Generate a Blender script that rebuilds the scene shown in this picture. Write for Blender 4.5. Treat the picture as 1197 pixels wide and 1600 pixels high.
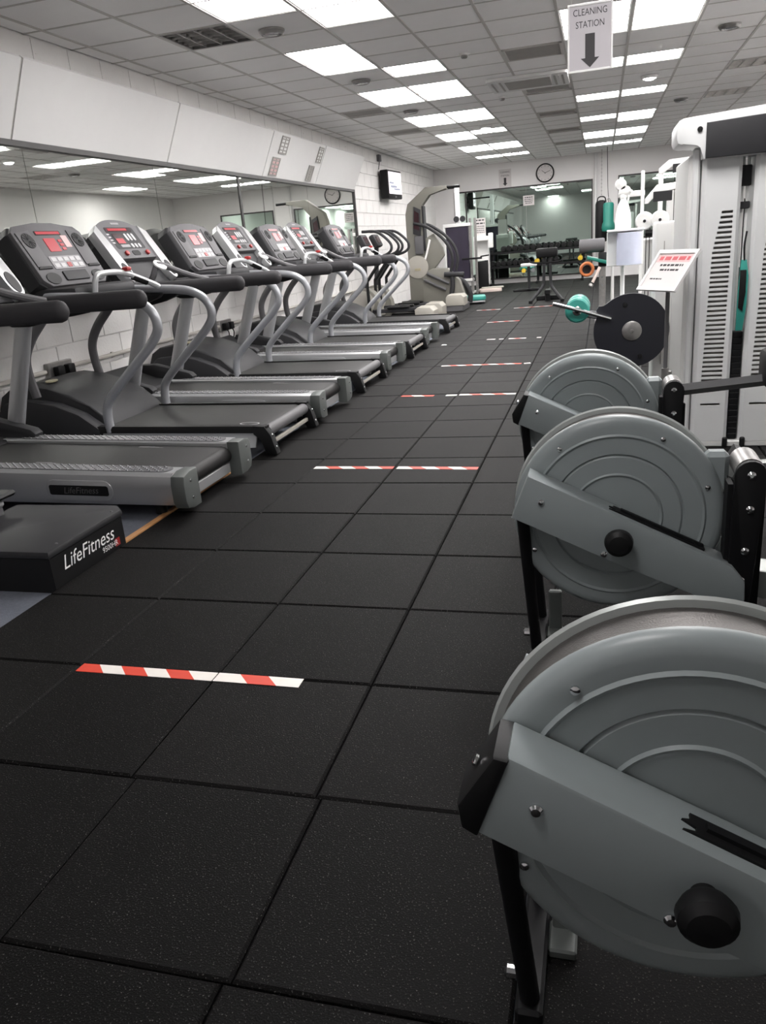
import bpy, bmesh, math, random
from mathutils import Vector, Matrix, Euler, noise
random.seed(7)
C = bpy.context.scene.collection
SC = bpy.context.scene
for _o in list(bpy.data.objects): bpy.data.objects.remove(_o)
PI = math.pi

# ---------------------------------------------------------------- camera, world, exposure
cam_data = bpy.data.cameras.new('camera'); cam = bpy.data.objects.new('camera', cam_data); C.objects.link(cam)
YAW, PITCH, ROLL = -0.2853, 0.3289, -0.0853
cam_pos = Vector((0.6456, -0.9218, 1.2259))
_f = Vector((math.sin(YAW)*math.cos(PITCH), math.cos(YAW)*math.cos(PITCH), -math.sin(PITCH)))
_r = Vector((math.cos(YAW), -math.sin(YAW), 0)); _u = _r.cross(_f)
_r2 = _r*math.cos(ROLL) + _u*math.sin(ROLL); _u2 = -_r*math.sin(ROLL) + _u*math.cos(ROLL)
cam.matrix_world = Matrix(((_r2.x, _u2.x, -_f.x, cam_pos.x), (_r2.y, _u2.y, -_f.y, cam_pos.y), (_r2.z, _u2.z, -_f.z, cam_pos.z), (0, 0, 0, 1)))
cam_data.sensor_fit = 'VERTICAL'; cam_data.sensor_height = 36.0; cam_data.lens = 1220.5/1600*36.0
cam_data.clip_start = 0.05; cam_data.clip_end = 100
SC.camera = cam
world = bpy.data.worlds.new('world'); SC.world = world; world.use_nodes = True
world.node_tree.nodes['Background'].inputs[0].default_value = (0.8, 0.8, 0.8, 1)
world.node_tree.nodes['Background'].inputs[1].default_value = 0.02
SC.view_settings.view_transform = 'Standard'; SC.view_settings.look = 'None'
SC.view_settings.gamma = 1.0; SC.view_settings.use_curve_mapping = False
SC.view_settings.exposure = 0.08
PANEL_EMIT = 19.0        # strength of the ceiling light diffusers
H = 2.92                # ceiling height
XL, XR, YB, YF = -3.53, 4.05, 20.6, -4.0   # left, right, back and front walls

# ---------------------------------------------------------------- materials
def lin(c):
    return tuple(((v/255)/12.92 if v/255 <= 0.04045 else (((v/255)+0.055)/1.055)**2.4) for v in c)
MATS = {}
def mat(name, rgb, rough=0.5, metal=0.0, var=0.0, scale=8.0, bump=0.0, bscale=60.0, spec=0.5, emit=None, estr=0.0, alpha=1.0, rand=0.0, coat=0.0, bdist=0.002, speck=None):
    m = bpy.data.materials.new(name); m.use_nodes = True; nt = m.node_tree; N = nt.nodes; L = nt.links
    b = N['Principled BSDF']; col = lin(rgb)
    b.inputs['Roughness'].default_value = rough; b.inputs['Metallic'].default_value = metal
    b.inputs['Specular IOR Level'].default_value = spec
    if coat: b.inputs['Coat Weight'].default_value = coat; b.inputs['Coat Roughness'].default_value = 0.1
    tc = N.new('ShaderNodeTexCoord')
    nz = N.new('ShaderNodeTexNoise'); nz.inputs['Scale'].default_value = scale; nz.inputs['Detail'].default_value = 4
    L.new(tc.outputs['Object'], nz.inputs['Vector'])
    mx = N.new('ShaderNodeMix'); mx.data_type = 'RGBA'
    mx.inputs[6].default_value = (*[max(0, v*(1-var)) for v in col], 1); mx.inputs[7].default_value = (*[min(1, v*(1+var)) for v in col], 1)
    L.new(nz.outputs['Fac'], mx.inputs[0]); out = mx.outputs[2]
    if rand:
        oi = N.new('ShaderNodeObjectInfo'); mr = N.new('ShaderNodeMapRange'); mr.inputs[3].default_value = 1-rand; mr.inputs[4].default_value = 1+rand
        L.new(oi.outputs['Random'], mr.inputs[0]); vm = N.new('ShaderNodeVectorMath'); vm.operation = 'SCALE'
        L.new(out, vm.inputs[0]); L.new(mr.outputs[0], vm.inputs['Scale']); out = vm.outputs[0]
    if speck:
        n2 = N.new('ShaderNodeTexNoise'); n2.inputs['Scale'].default_value = speck[1]; n2.inputs['Detail'].default_value = 2
        L.new(tc.outputs['Object'], n2.inputs['Vector'])
        rp = N.new('ShaderNodeMapRange'); rp.inputs[1].default_value = speck[2]; rp.inputs[2].default_value = speck[2]+0.12
        L.new(n2.outputs['Fac'], rp.inputs[0]); m2 = N.new('ShaderNodeMix'); m2.data_type = 'RGBA'
        L.new(rp.outputs[0], m2.inputs[0]); L.new(out, m2.inputs[6]); m2.inputs[7].default_value = (*lin(speck[0]), 1); out = m2.outputs[2]
    L.new(out, b.inputs['Base Color'])
    if bump:
        n3 = N.new('ShaderNodeTexNoise'); n3.inputs['Scale'].default_value = bscale; n3.inputs['Detail'].default_value = 3
        L.new(tc.outputs['Object'], n3.inputs['Vector']); bp = N.new('ShaderNodeBump'); bp.inputs['Strength'].default_value = bump; bp.inputs['Distance'].default_value = bdist
        L.new(n3.outputs['Fac'], bp.inputs['Height']); L.new(bp.outputs[0], b.inputs['Normal'])
    if emit:
        b.inputs['Emission Color'].default_value = (*lin(emit), 1); b.inputs['Emission Strength'].default_value = estr
    if alpha < 1:
        b.inputs['Transmission Weight'].default_value = 1-alpha
    MATS[name] = m
    return m
M_wall = mat('painted_wall', (228, 226, 225), 0.75, var=0.03, scale=3, bump=0.3, bscale=40)
M_block = mat('painted_block', (228, 226, 224), 0.7, var=0.05, scale=6, bump=0.6, bscale=45, bdist=0.004, speck=((120, 112, 104), 14, 0.74))
M_white = mat('white_paint', (222, 221, 220), 0.5, var=0.02)
M_ctile = mat('ceiling_tile', (247, 246, 245), 0.9, var=0.03, scale=5, bump=0.25, bscale=160, rand=0.03)
M_cgrid = mat('ceiling_grid_metal', (196, 193, 189), 0.5, 0.0)
M_rubber = mat('rubber_tile', (15, 14, 14), 0.6, var=0.25, scale=6, bump=0.6, bscale=260, bdist=0.003, spec=0.085, rand=0.35, speck=((104, 102, 100), 260, 0.63))
M_carpet = mat('blue_grey_carpet', (104, 108, 118), 0.95, var=0.25, scale=60, bump=0.9, bscale=320, bdist=0.004)
M_wood = mat('wood_strip', (176, 128, 82), 0.6, var=0.2, scale=14)
M_silver = mat('silver_paint', (184, 185, 187), 0.34, 0.55, var=0.06, scale=4)
M_silver_l = mat('light_silver', (205, 206, 207), 0.3, 0.45, var=0.04)
M_chrome = mat('chrome', (220, 220, 222), 0.14, 1.0)
M_grey = mat('grey_plastic', (96, 95, 97), 0.52, var=0.08, spec=0.25)
M_greyd = mat('dark_grey_plastic', (48, 48, 50), 0.52, var=0.12, spec=0.25)
M_tube = mat('grey_tube_paint', (160, 162, 166), 0.32, 0.35, var=0.05)
M_black = mat('black_plastic', (20, 20, 21), 0.52, var=0.15, spec=0.25)
M_blackm = mat('black_metal', (18, 18, 20), 0.52, var=0.2, spec=0.25)
M_foam = mat('foam_grip', (60, 59, 61), 0.6, var=0.1, bump=0.2, bscale=90, spec=0.25)
M_belt = mat('running_belt', (36, 35, 35), 0.52, var=0.18, scale=5, bump=0.15, bscale=200, spec=0.25)
M_cast = mat('grey_green_casting', (90, 94, 92), 0.5, var=0.06)
M_tread = mat('tread_strip', (118, 118, 120), 0.4, 0.4, var=0.1)
M_red = mat('red_plastic', (150, 34, 34), 0.4)
M_led = mat('red_led_display', (110, 12, 24), 0.3, emit=(255, 40, 60), estr=0.3)
M_scr = mat('dark_display', (46, 20, 26), 0.25)
M_key = mat('key_panel', (180, 179, 181), 0.5, var=0.12, scale=60)
M_keyd = mat('key_panel_grey', (140, 138, 140), 0.5, var=0.15, scale=60)
M_badge = mat('beige_badge', (176, 168, 140), 0.4, 0.3, var=0.3, scale=90)
M_row = mat('rower_grey_green', (136, 143, 144), 0.38, var=0.05, scale=3)
M_rowrim = mat('rower_light_rim', (176, 180, 178), 0.4, 0.3)
M_mesh = mat('perforated_cage_metal', (84, 81, 79), 0.4, 0.6, var=0.15, scale=120, bump=0.4, bscale=400)
M_beige = mat('beige_grey_plastic', (120, 118, 110), 0.5, var=0.06)
M_beigel = mat('pale_beige_plastic', (168, 164, 155), 0.5, var=0.06)
M_mach = mat('machine_white', (216, 216, 214), 0.4, var=0.03)
M_machg = mat('machine_pale_grey', (216, 217, 217), 0.42, var=0.04)
M_bright = mat('gloss_white', (246, 246, 244), 0.35, var=0.01)
M_navy = mat('dark_navy_disc', (28, 29, 37), 0.42, var=0.08)
M_teal = mat('teal_vinyl', (56, 150, 138), 0.42, var=0.08)
M_teald = mat('deep_teal_vinyl', (24, 112, 98), 0.45, var=0.08)
M_orange = mat('orange_foam', (180, 104, 58), 0.6, var=0.08)
M_yellow = mat('yellow_vinyl', (214, 180, 46), 0.5, var=0.1)
M_pink = mat('pale_pink_foam', (216, 200, 192), 0.7, var=0.05)
M_purple = mat('dark_purple_shroud', (44, 38, 54), 0.35, var=0.35, scale=6)
M_paper = mat('paper', (206, 201, 200), 0.7, var=0.02)
M_sheet = mat('grey_white_sheet', (176, 172, 176), 0.6, var=0.02)
M_blueish = mat('blue_white_paper_roll', (196, 200, 218), 0.6, var=0.06, scale=20)
M_ink = mat('print_ink', (52, 50, 52), 0.7)
M_inkr = mat('red_print', (190, 90, 96), 0.7)
M_pinkp = mat('pink_tinted_print', (206, 172, 172), 0.6, var=0.04)
M_light = mat('lit_diffuser', (255, 252, 246), 0.6, emit=(254, 251, 250), estr=PANEL_EMIT)
M_lamp = mat('lit_downlight', (255, 252, 246), 0.6, emit=(254, 251, 250), estr=PANEL_EMIT*1.6)
M_dim = mat('dim_lit_louvre', (255, 252, 246), 0.6, emit=(255, 248, 238), estr=5.0)
M_vent = mat('vent_grey', (160, 157, 153), 0.6, var=0.1)
M_alum = mat('dull_alloy', (150, 148, 146), 0.35, 0.7, var=0.3, scale=26)
M_frame = mat('dark_mirror_frame', (58, 56, 56), 0.45, 0.3)
M_mirror = mat('mirror_glass', (238, 241, 236), 0.015, 1.0)
M_mirrorg = mat('green_tint_mirror_glass', (198, 216, 206), 0.015, 1.0)
M_tred = mat('red_tape', (214, 66, 46), 0.5, var=0.06, scale=30)
M_twhite = mat('white_tape', (236, 230, 224), 0.5, var=0.05, scale=30)
M_screen = mat('tv_picture', (220, 215, 222), 0.3, emit=(236, 226, 232), estr=0.9)
M_tvb = mat('tv_picture_band', (120, 130, 150), 0.3, emit=(150, 150, 165), estr=0.6)
M_clear = mat('clear_acrylic', (240, 240, 244), 0.08, alpha=0.12)
M_brown = mat('brown_grip', (120, 76, 54), 0.6)
M_conduit = mat('painted_conduit', (190, 186, 180), 0.5)

# ---------------------------------------------------------------- mesh helpers
def NB(): return bmesh.new()
def _xf(bm, vs, mx):
    if mx is not None: bmesh.ops.transform(bm, matrix=mx, verts=vs)
def box(bm, lo, hi, bev=0.0, seg=1, mx=None, mi=0):
    lo, hi = Vector(lo), Vector(hi)
    r = bmesh.ops.create_cube(bm, size=1.0); vs = r['verts']
    s = hi-lo; c = (lo+hi)/2
    for v in vs: v.co = Vector((v.co.x*s.x, v.co.y*s.y, v.co.z*s.z)) + c
    fs = {f for v in vs for f in v.link_faces}
    if bev > 0:
        es = list({e for v in vs for e in v.link_edges})
        r = bmesh.ops.bevel(bm, geom=es, offset=min(bev, min(abs(s.x), abs(s.y), abs(s.z))*0.49), segments=seg, profile=0.5, affect='EDGES')
        vs = list({v for f in r['faces'] for v in f.verts} | {v for v in vs if v.is_valid})
        fs = {f for v in vs for f in v.link_faces}
    for f in fs: f.material_index = mi
    _xf(bm, vs, mx); return vs
def frame_of(d):
    d = Vector(d).normalized(); a = Vector((0, 0, 1)) if abs(d.z) < 0.9 else Vector((1, 0, 0))
    u = d.cross(a).normalized(); return u, d.cross(u).normalized(), d
def ring(bm, c, u, v, ru, rv, n): return [bm.verts.new(c + u*(math.cos(2*PI*i/n)*ru) + v*(math.sin(2*PI*i/n)*rv)) for i in range(n)]
def skin(bm, rings, cap=True, mi=0):
    n = len(rings[0]); fs = []
    for a, b in zip(rings, rings[1:]):
        for i in range(n):
            fs.append(bm.faces.new((a[i], a[(i+1) % n], b[(i+1) % n], b[i])))
    if cap: fs.append(bm.faces.new(list(reversed(rings[0])))); fs.append(bm.faces.new(rings[-1]))
    for f in fs: f.material_index = mi
    return fs
def cyl(bm, p0, p1, r, r2=None, n=14, mi=0):
    p0, p1 = Vector(p0), Vector(p1); u, v, d = frame_of(p1-p0); r2 = r if r2 is None else r2
    skin(bm, [ring(bm, p0, u, v, r, r, n), ring(bm, p1, u, v, r2, r2, n)], True, mi)
def lathe(bm, prof, p, d, n=24, mi=0):
    p = Vector(p); u, v, d = frame_of(d)
    skin(bm, [ring(bm, p+d*h, u, v, max(r, 1e-4), max(r, 1e-4), n) for r, h in prof], True, mi)
def spline(pts, k=6):
    P = [Vector(p) for p in pts]
    if len(P) < 3 or k <= 1: return P
    out = []
    for i in range(len(P)-1):
        a = P[i-1] if i else P[0]*2-P[1]; b, c = P[i], P[i+1]; d = P[i+2] if i+2 < len(P) else P[-1]*2-P[-2]
        for j in range(k):
            t = j/k
            out.append(0.5*((2*b)+(c-a)*t+(2*a-5*b+4*c-d)*t*t+(3*b-a-3*c+d)*t**3))
    out.append(P[-1]); return out
def tube(bm, pts, r, n=10, k=5, rv=None, mi=0, round_end=False):
    P = spline(pts, k); up = None; rings = []
    for i, p in enumerate(P):
        d = (P[min(i+1, len(P)-1)]-P[max(i-1, 0)]).normalized()
        if up is None: u, v, _ = frame_of(d)
        else:
            u = (up-d*up.dot(d)).normalized(); v = d.cross(u)
        up = u; rings.append((p, u, v, d))
    rr = [ring(bm, p, u, v, r, rv or r, n) for p, u, v, d in rings]
    if round_end:
        p, u, v, d = rings[-1]
        for f, s in ((0.5, 0.87), (0.86, 0.5), (0.98, 0.15)): rr.append(ring(bm, p+d*(r*f), u, v, r*s, (rv or r)*s, n))
    skin(bm, rr, True, mi)
def prism(bm, pts, a0, a1, axis='y', mi=0, bev=0.0, mx=None):
    mp = {'x': lambda p, a: (a, p[0], p[1]), 'y': lambda p, a: (p[0], a, p[1]), 'z': lambda p, a: (p[0], p[1], a)}[axis]
    A = [bm.verts.new(mp(p, a0)) for p in pts]; B = [bm.verts.new(mp(p, a1)) for p in pts]; n = len(pts)
    fs = [bm.faces.new(A), bm.faces.new(list(reversed(B)))]
    for i in range(n): fs.append(bm.faces.new((A[i], B[i], B[(i+1) % n], A[(i+1) % n])))
    vs = A+B
    if bev:
        es = list({e for f in fs[:2] for e in f.edges})
        r = bmesh.ops.bevel(bm, geom=es, offset=bev, segments=2, profile=0.5, affect='EDGES')
        vs = list({v for f in r['faces'] for v in f.verts} | {v for v in vs if v.is_valid})
    for f in {f for v in vs for f in v.link_faces}: f.material_index = mi
    _xf(bm, vs, mx); return vs
def rrect(x0, y0, x1, y1, r, k=4):
    out = []
    for cx, cy, a in ((x1-r, y1-r, 0), (x0+r, y1-r, 90), (x0+r, y0+r, 180), (x1-r, y0+r, 270)):
        for i in range(k+1):
            t = math.radians(a+90*i/k); out.append((cx+r*math.cos(t), cy+r*math.sin(t)))
    return out
def oval(cx, cy, rx, ry, n=20): return [(cx+rx*math.cos(2*PI*i/n), cy+ry*math.sin(2*PI*i/n)) for i in range(n)]
def build(name, bm, m, parent=None, smooth=True, kind=None):
    bmesh.ops.recalc_face_normals(bm, faces=bm.faces)
    me = bpy.data.meshes.new(name); bm.to_mesh(me); bm.free()
    for x in (m if isinstance(m, (list, tuple)) else [m]): me.materials.append(x)
    if smooth:
        me.shade_smooth(); me.set_sharp_from_angle(angle=math.radians(35))
    o = bpy.data.objects.new(name, me); C.objects.link(o)
    if parent is not None: o.parent = parent
    if kind: o['kind'] = kind
    return o
def tag(o, label, cat, group=None, loc=None):
    o['label'] = label; o['category'] = cat
    if group: o['group'] = group
    if loc is not None: o.location = loc
    return o
def thing(name, label, cat, loc=(0, 0, 0), rz=0.0, group=None):
    o = bpy.data.objects.new(name, None); C.objects.link(o); o.empty_display_size = 0.1
    o.rotation_euler = (0, 0, rz); return tag(o, label, cat, group, loc)
def copy_tree(o, parent=None):
    c = o.copy(); C.objects.link(c); c.parent = parent
    for ch in list(o.children): copy_tree(ch, c)
    return c
def dup(o, loc, label, rz=None, scale=None):
    c = copy_tree(o); c.location = loc; c['label'] = label
    if rz is not None: c.rotation_euler = (0, 0, rz)
    if scale: c.scale = scale
    return c
def text(name, s, size, mx, m, parent=None, depth=0.0, align='CENTER', squash=1.0, shear=0.0):
    cu = bpy.data.curves.new(name, 'FONT'); cu.body = s; cu.size = size; cu.align_x = align; cu.align_y = 'CENTER'; cu.extrude = depth; cu.shear = shear; cu.resolution_u = 3
    t = bpy.data.objects.new(name, cu); C.objects.link(t); bpy.context.view_layer.update()
    me = bpy.data.meshes.new_from_object(t.evaluated_get(bpy.context.evaluated_depsgraph_get()))
    bpy.data.objects.remove(t); me.transform(Matrix.Diagonal((squash, 1, 1, 1))); me.transform(mx); me.materials.clear(); me.materials.append(m)
    o = bpy.data.objects.new(name, me); C.objects.link(o)
    if parent is not None: o.parent = parent
    return o
def basis(o, x, y):
    x = Vector(x).normalized(); y = Vector(y); z = x.cross(y).normalized(); y = z.cross(x); o = Vector(o)
    return Matrix(((x.x, y.x, z.x, o.x), (x.y, y.y, z.y, o.y), (x.z, y.z, z.z, o.z), (0, 0, 0, 1)))
ORD = ['first', 'second', 'third', 'fourth', 'fifth', 'sixth', 'seventh', 'eighth', 'ninth', 'tenth', 'eleventh', 'twelfth', 'thirteenth', 'fourteenth', 'fifteenth', 'sixteenth', 'seventeenth', 'eighteenth']
def print_lines(rows, mx, m, par):      # print too small to read: rows of short ink dashes (x centre, y, width, height)
    rr_ = random.Random(3)
    for cx, y, w, h in rows:
        bm = NB(); x = cx-w/2
        while x < cx+w/2-0.004:
            l = min(rr_.uniform(0.5, 2.2)*h*1.6, cx+w/2-x); box(bm, (x, y-h/2, 0), (x+l, y+h/2, 0.0006), mx=mx); x += l+h*0.6
        build('print_line', bm, m, par, smooth=False)
# ---------------------------------------------------------------- the setting
bm = NB(); box(bm, (XL-0.3, YF-0.2, -0.12), (XR+0.3, YB+0.2, -0.02)); floor = build('floor', bm, M_carpet, smooth=False, kind='structure')
def tile_bm(bm, x0, y0, w, d, top=0.0):
    x1, y1, c, g = x0+w, y0+d, 0.006, 0.0018
    x0 += g; y0 += g; x1 -= g; y1 -= g
    A = [bm.verts.new(p) for p in ((x0, y0, -0.02), (x1, y0, -0.02), (x1, y1, -0.02), (x0, y1, -0.02))]
    B = [bm.verts.new(p) for p in ((x0, y0, top-c), (x1, y0, top-c), (x1, y1, top-c), (x0, y1, top-c))]
    D = [bm.verts.new(p) for p in ((x0+c, y0+c, top), (x1-c, y0+c, top), (x1-c, y1-c, top), (x0+c, y1-c, top))]
    for P, Q in ((A, B), (B, D)):
        for i in range(4): bm.faces.new((P[i], P[(i+1) % 4], Q[(i+1) % 4], Q[i]))
    bm.faces.new(D)
bm = NB(); tile_bm(bm, 0, 0, 0.5, 0.5); rub0 = build('rubber_tile', bm, M_rubber, floor, smooth=False)
first = True
for j in range(-2, 20):
    sh = 0.02*((j*37 % 5)-2)/2 if j < 2 else 0.0
    for i in range(-3, 4):
        o = rub0 if first else rub0.copy()
        if not first: C.objects.link(o)
        first = False
        o.location = (i*0.5+(0.016 if j < 2 and j % 2 == 0 else 0)*(1 if i > -3 else 0), j*0.5, random.uniform(-0.0012, 0.0008)); o.rotation_euler = (0, 0, 0)
bm = NB()
for j in range(-7, 42):
    for i in range(-7 if j >= 23 else -3, 8):
        if -2 <= j < 20 and i < 4: continue
        tile_bm(bm, i*0.5, j*0.5, 0.5 if i < 7 else 0.54, 0.5 if j < 41 else 0.1, random.uniform(-0.0015, 0.0))
build('rubber_tiling', bm, M_rubber, floor, smooth=False, kind='stuff')
bm = NB(); box(bm, (-1.535, 2.03, -0.02), (-1.503, 3.3, 0.004), 0.002); build('trim_1', bm, M_wood, kind='structure')

# ceiling: slab, metal grid and lay-in tiles
bm = NB(); box(bm, (XL-0.3, YF-0.2, H+0.06), (XR+0.3, YB+0.2, H+0.16)); ceil = build('ceiling', bm, M_white, smooth=False, kind='structure')
GX, GY = 0.605, 0.585
gx = lambda i: -2.75+GX*i
gy = lambda j: 5.46+GY*j
bm = NB()
for i in range(-1, 12):
    if XL < gx(i) < XR: box(bm, (gx(i)-0.012, YF, H-0.003), (gx(i)+0.012, YB, H+0.012))
for j in range(-16, 26):
    if YF < gy(j) < YB: box(bm, (XL, gy(j)-0.012, H), (XR, gy(j)+0.012, H+0.011))
build('grid_bars', bm, M_cgrid, ceil, smooth=False)
LIGHTS = [(1, -2, 2), (2, -1, 2), (1, 2, 2), (2, 4, 1), (1, 6, 2), (2, 6, 2), (1, 10, 2), (2, 10, 2), (1, 14, 2), (2, 14, 1), (1, 18, 2), (2, 18, 2), (1, 22, 1), (2, 22, 1),
          (5, 2, 2), (6, 2, 2), (5, 6, 1), (6, 6, 1), (5, 10, 1), (6, 10, 1), (5, 14, 1), (6, 14, 2), (5, 18, 2), (6, 18, 2), (5, 22, 1), (6, 22, 1),
          (4, -11, 2), (5, -2, 1), (6, -2, 1), (5, -6, 2), (6, -6, 2), (9, 2, 2), (10, 2, 2), (9, -2, 2), (10, -2, 2), (9, 6, 1), (10, 6, 1), (9, 18, 2), (1, -16, 1)]  # columns nearest the right wall: unseen panels, added to brighten that wall
occ = {(i, j+k) for i, j, n in LIGHTS for k in range(n)} | {(0, 0), (4, 4), (4, 8), (4, 12), (4, 16), (8, 8), (8, 12), (4, 20)} | {(0, 8), (0, 12), (0, 16)}
def ctile(bm, x0, y0, x1, y1): box(bm, (x0+0.013, y0+0.0122, H+0.003), (x1-0.013, y1-0.0122, H+0.02))
bm = NB(); ctile(bm, 0, 0, GX, GY); ct0 = build('ceiling_tile', bm, M_ctile, ceil, smooth=False); first = True
bmf = NB()
for j in range(-17, 27):
    for i in range(-2, 12):
        if (i, j) in occ: continue
        x0, x1, y0, y1 = max(gx(i), XL), min(gx(i+1), XR), max(gy(j), YF), min(gy(j+1), YB)
        if x1-x0 < 0.03 or y1-y0 < 0.03: continue
        if -1 <= i <= 9 and -3 <= j <= 13 and x1-x0 > 0.6 and y1-y0 > 0.58:
            o = ct0 if first else ct0.copy()
            if not first: C.objects.link(o)
            first = False; o.location = (x0, y0, 0)
        else: ctile(bmf, x0, y0, x1, y1)
build('ceiling_tiling', bmf, M_ctile, ceil, smooth=False, kind='stuff')
light_mesh = {}
def ceiling_light(i, j, n, label):
    t = thing('ceiling_light', label, 'ceiling light', (gx(i)+GX/2, gy(j)+GY*n/2, H), group='lit ceiling light panels')
    w, d = GX/2-0.008, GY*n/2-0.008
    bm = NB()
    for lo, hi in (((-w, -d, 0.004), (-w+0.016, d, 0.05)), ((w-0.016, -d, 0.004), (w, d, 0.05)), ((-w+0.016, -d, 0.004), (w-0.016, -d+0.016, 0.05)), ((-w+0.016, d-0.016, 0.004), (w-0.016, d, 0.05))): box(bm, lo, hi)
    build('light_frame', bm, M_white, t, smooth=False)
    bm = NB(); box(bm, (-w+0.017, -d+0.017, 0.007), (w-0.017, d-0.017, 0.045)); build('diffuser', bm, M_light, t, smooth=False)
LLAB = ['long lit ceiling panel over the treadmills, nearest and leftmost, cut by the top edge', 'long lit ceiling panel right beside the nearest one, cut by the top edge',
        'lit ceiling panel standing alone just past the alloy downlight beside the louvre', 'small glaring ceiling panel standing alone in the middle of the left light row',
        'left of the pair of long panels just behind the small glaring panel', 'right of the pair of long panels just behind the small glaring panel',
        'left of the second pair of long panels above the treadmill row', 'right of the second pair of long panels above the treadmill row',
        'longer left panel of the stepped pair with the round lamp beside it', 'shorter right panel of the stepped pair with the round lamp beside it',
        'left long panel of the last but one pair before the far wall', 'right long panel of the last but one pair before the far wall',
        'left short panel of the farthest pair in the left light rows', 'right short panel of the farthest pair in the left light rows',
        'long panel partly hidden behind the hanging cleaning sign', 'long panel right beside the hanging cleaning sign',
        'left short panel just below the hanging cleaning sign', 'right short panel just behind the hanging cleaning sign, right rows',
        'left short panel just behind the glowing round downlight, right rows', 'right short panel just behind the glowing round downlight, right rows',
        'shorter left panel of the stepped pair in the right light rows', 'longer right panel of the stepped pair in the right light rows',
        'left long panel of the last but one pair, right light rows', 'right long panel of the last but one pair, right light rows',
        'left short panel of the farthest pair above the far right mirror', 'right short panel of the farthest pair above the far right mirror',
        'long ceiling panel straight above the camera, outside the picture', 'left ceiling panel above the cable machine, outside the picture', 'right ceiling panel above the cable machine, outside the picture',
        'left ceiling panel over the rowing machines, outside the picture', 'right ceiling panel over the rowing machines, outside the picture'] + [f'{a} ceiling panel of the {b} pair beside the right wall, outside the picture' for b in ('second', 'nearest', 'third', 'farthest') for a in ('left', 'right')][:7] + ['small ceiling panel near the front wall behind the camera, outside the picture']  # last panel is unseen too, added to brighten the front wall
assert len(LLAB) == len(LIGHTS)
for (i, j, n), lb in zip(LIGHTS, LLAB): ceiling_light(i, j, n, lb)
def louvre(i, j, label, lit):
    t = thing('louvre_light', label, 'ceiling light', (gx(i)+GX/2, gy(j)+GY/2, H)); w, d = GX/2-0.012, GY/2-0.012
    bm = NB()
    for lo, hi in (((-w, -d, -0.002), (-w+0.018, d, 0.05)), ((w-0.018, -d, -0.002), (w, d, 0.05)), ((-w, -d, -0.002), (w, -d+0.018, 0.05)), ((-w, d-0.018, -0.002), (w, d, 0.05))): box(bm, lo, hi)
    build('light_frame', bm, M_alum, t, smooth=False)
    bm = NB(); box(bm, (-w+0.01, -d+0.01, 0.046), (w-0.01, d-0.01, 0.052)); build('back_plate', bm, M_alum if not lit else M_white, t, smooth=False)
    for k in range(1, 4):
        bm = NB(); x = -w+2*w*k/4; prism(bm, [(x-0.014, 0.04), (x+0.014, 0.04), (x+0.004, 0), (x-0.004, 0)], -d+0.02, d-0.02, 'y'); build('baffle', bm, M_alum, t, smooth=False)
    bm = NB()
    for k in range(1, 6):
        y = -d+2*d*k/6; prism(bm, [(y-0.01, 0.036), (y+0.01, 0.036), (y+0.003, 0.004), (y-0.003, 0.004)], -w+0.02, w-0.02, 'x')
    build('cross_baffle', bm, M_alum, t, smooth=False)
    for k in range(4):
        bm = NB(); x = -w+2*w*(k+0.5)/4; cyl(bm, (x, -d+0.02, 0.036), (x, d-0.02, 0.036), 0.012, n=8); build('lamp_tube', bm, M_dim if lit else M_white, t)
louvre(0, 0, 'unlit alloy louvre light fitting in the ceiling above the treadmills', False)
louvre(8, 8, 'dim louvre light fitting on the right, nearer of two', True)
louvre(8, 12, 'dim louvre light fitting on the right, farther of two above white machines', True)
def downlight(x, y, label, lit):
    t = thing('downlight', label, 'downlight', (x, y, H))
    bm = NB(); lathe(bm, [(0.085, 0.001), (0.105, 0.0), (0.105, -0.012), (0.085, -0.035), (0.078, -0.035), (0.07, -0.01)], (0, 0, 0), (0, 0, 1), 24); build('trim_ring', bm, M_alum if not lit else M_white, t)
    bm = NB(); lathe(bm, [(0.074, -0.012), (0.07, -0.03), (0.045, -0.05 if lit else -0.034), (0.001, -0.056 if lit else -0.036)], (0, 0, 0), (0, 0, 1), 20); build('lens', bm, M_lamp if lit else M_clear, t)
downlight(-1.92, 5.83, 'unlit alloy downlight beside the louvre fitting', False)
downlight(-1.88, 8.26, 'unlit alloy downlight between the first two light groups on the left', False)
downlight(-1.88, 10.7, 'unlit downlight just before the second pair of long panels', False)
downlight(1.2, 10.42, 'glowing round downlight between short panels on the right', True)
downlight(1.2, 18.05, 'glowing round downlight before the farthest panels on the right', True)
downlight(-1.2, 13.25, 'glowing round downlight beside the stepped pair of panels', True)
downlight(-1.2, 18.05, 'glowing round downlight before the farthest left panels', True)
downlight(1.8, 8.15, 'unlit round downlight at the upper right near the hanging sign', False)
downlight(1.78, 12.9, 'unlit downlight above the white weight machine top', False)
def detector(x, y, label):
    t = thing('smoke_detector', label, 'smoke detector', (x, y, H))
    bm = NB(); lathe(bm, [(0.05, 0), (0.05, -0.012), (0.042, -0.02)], (0, 0, 0), (0, 0, 1), 20); build('base', bm, M_white, t)
    bm = NB(); lathe(bm, [(0.034, -0.019), (0.034, -0.036), (0.024, -0.046), (0.001, -0.048)], (0, 0, 0), (0, 0, 1), 20); build('sensor_head', bm, M_alum, t)
detector(-0.66, 7.68, 'white smoke detector between the grey vent and glaring panel')
detector(-0.62, 10.55, 'white smoke detector just behind the ceiling air conditioner')
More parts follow.
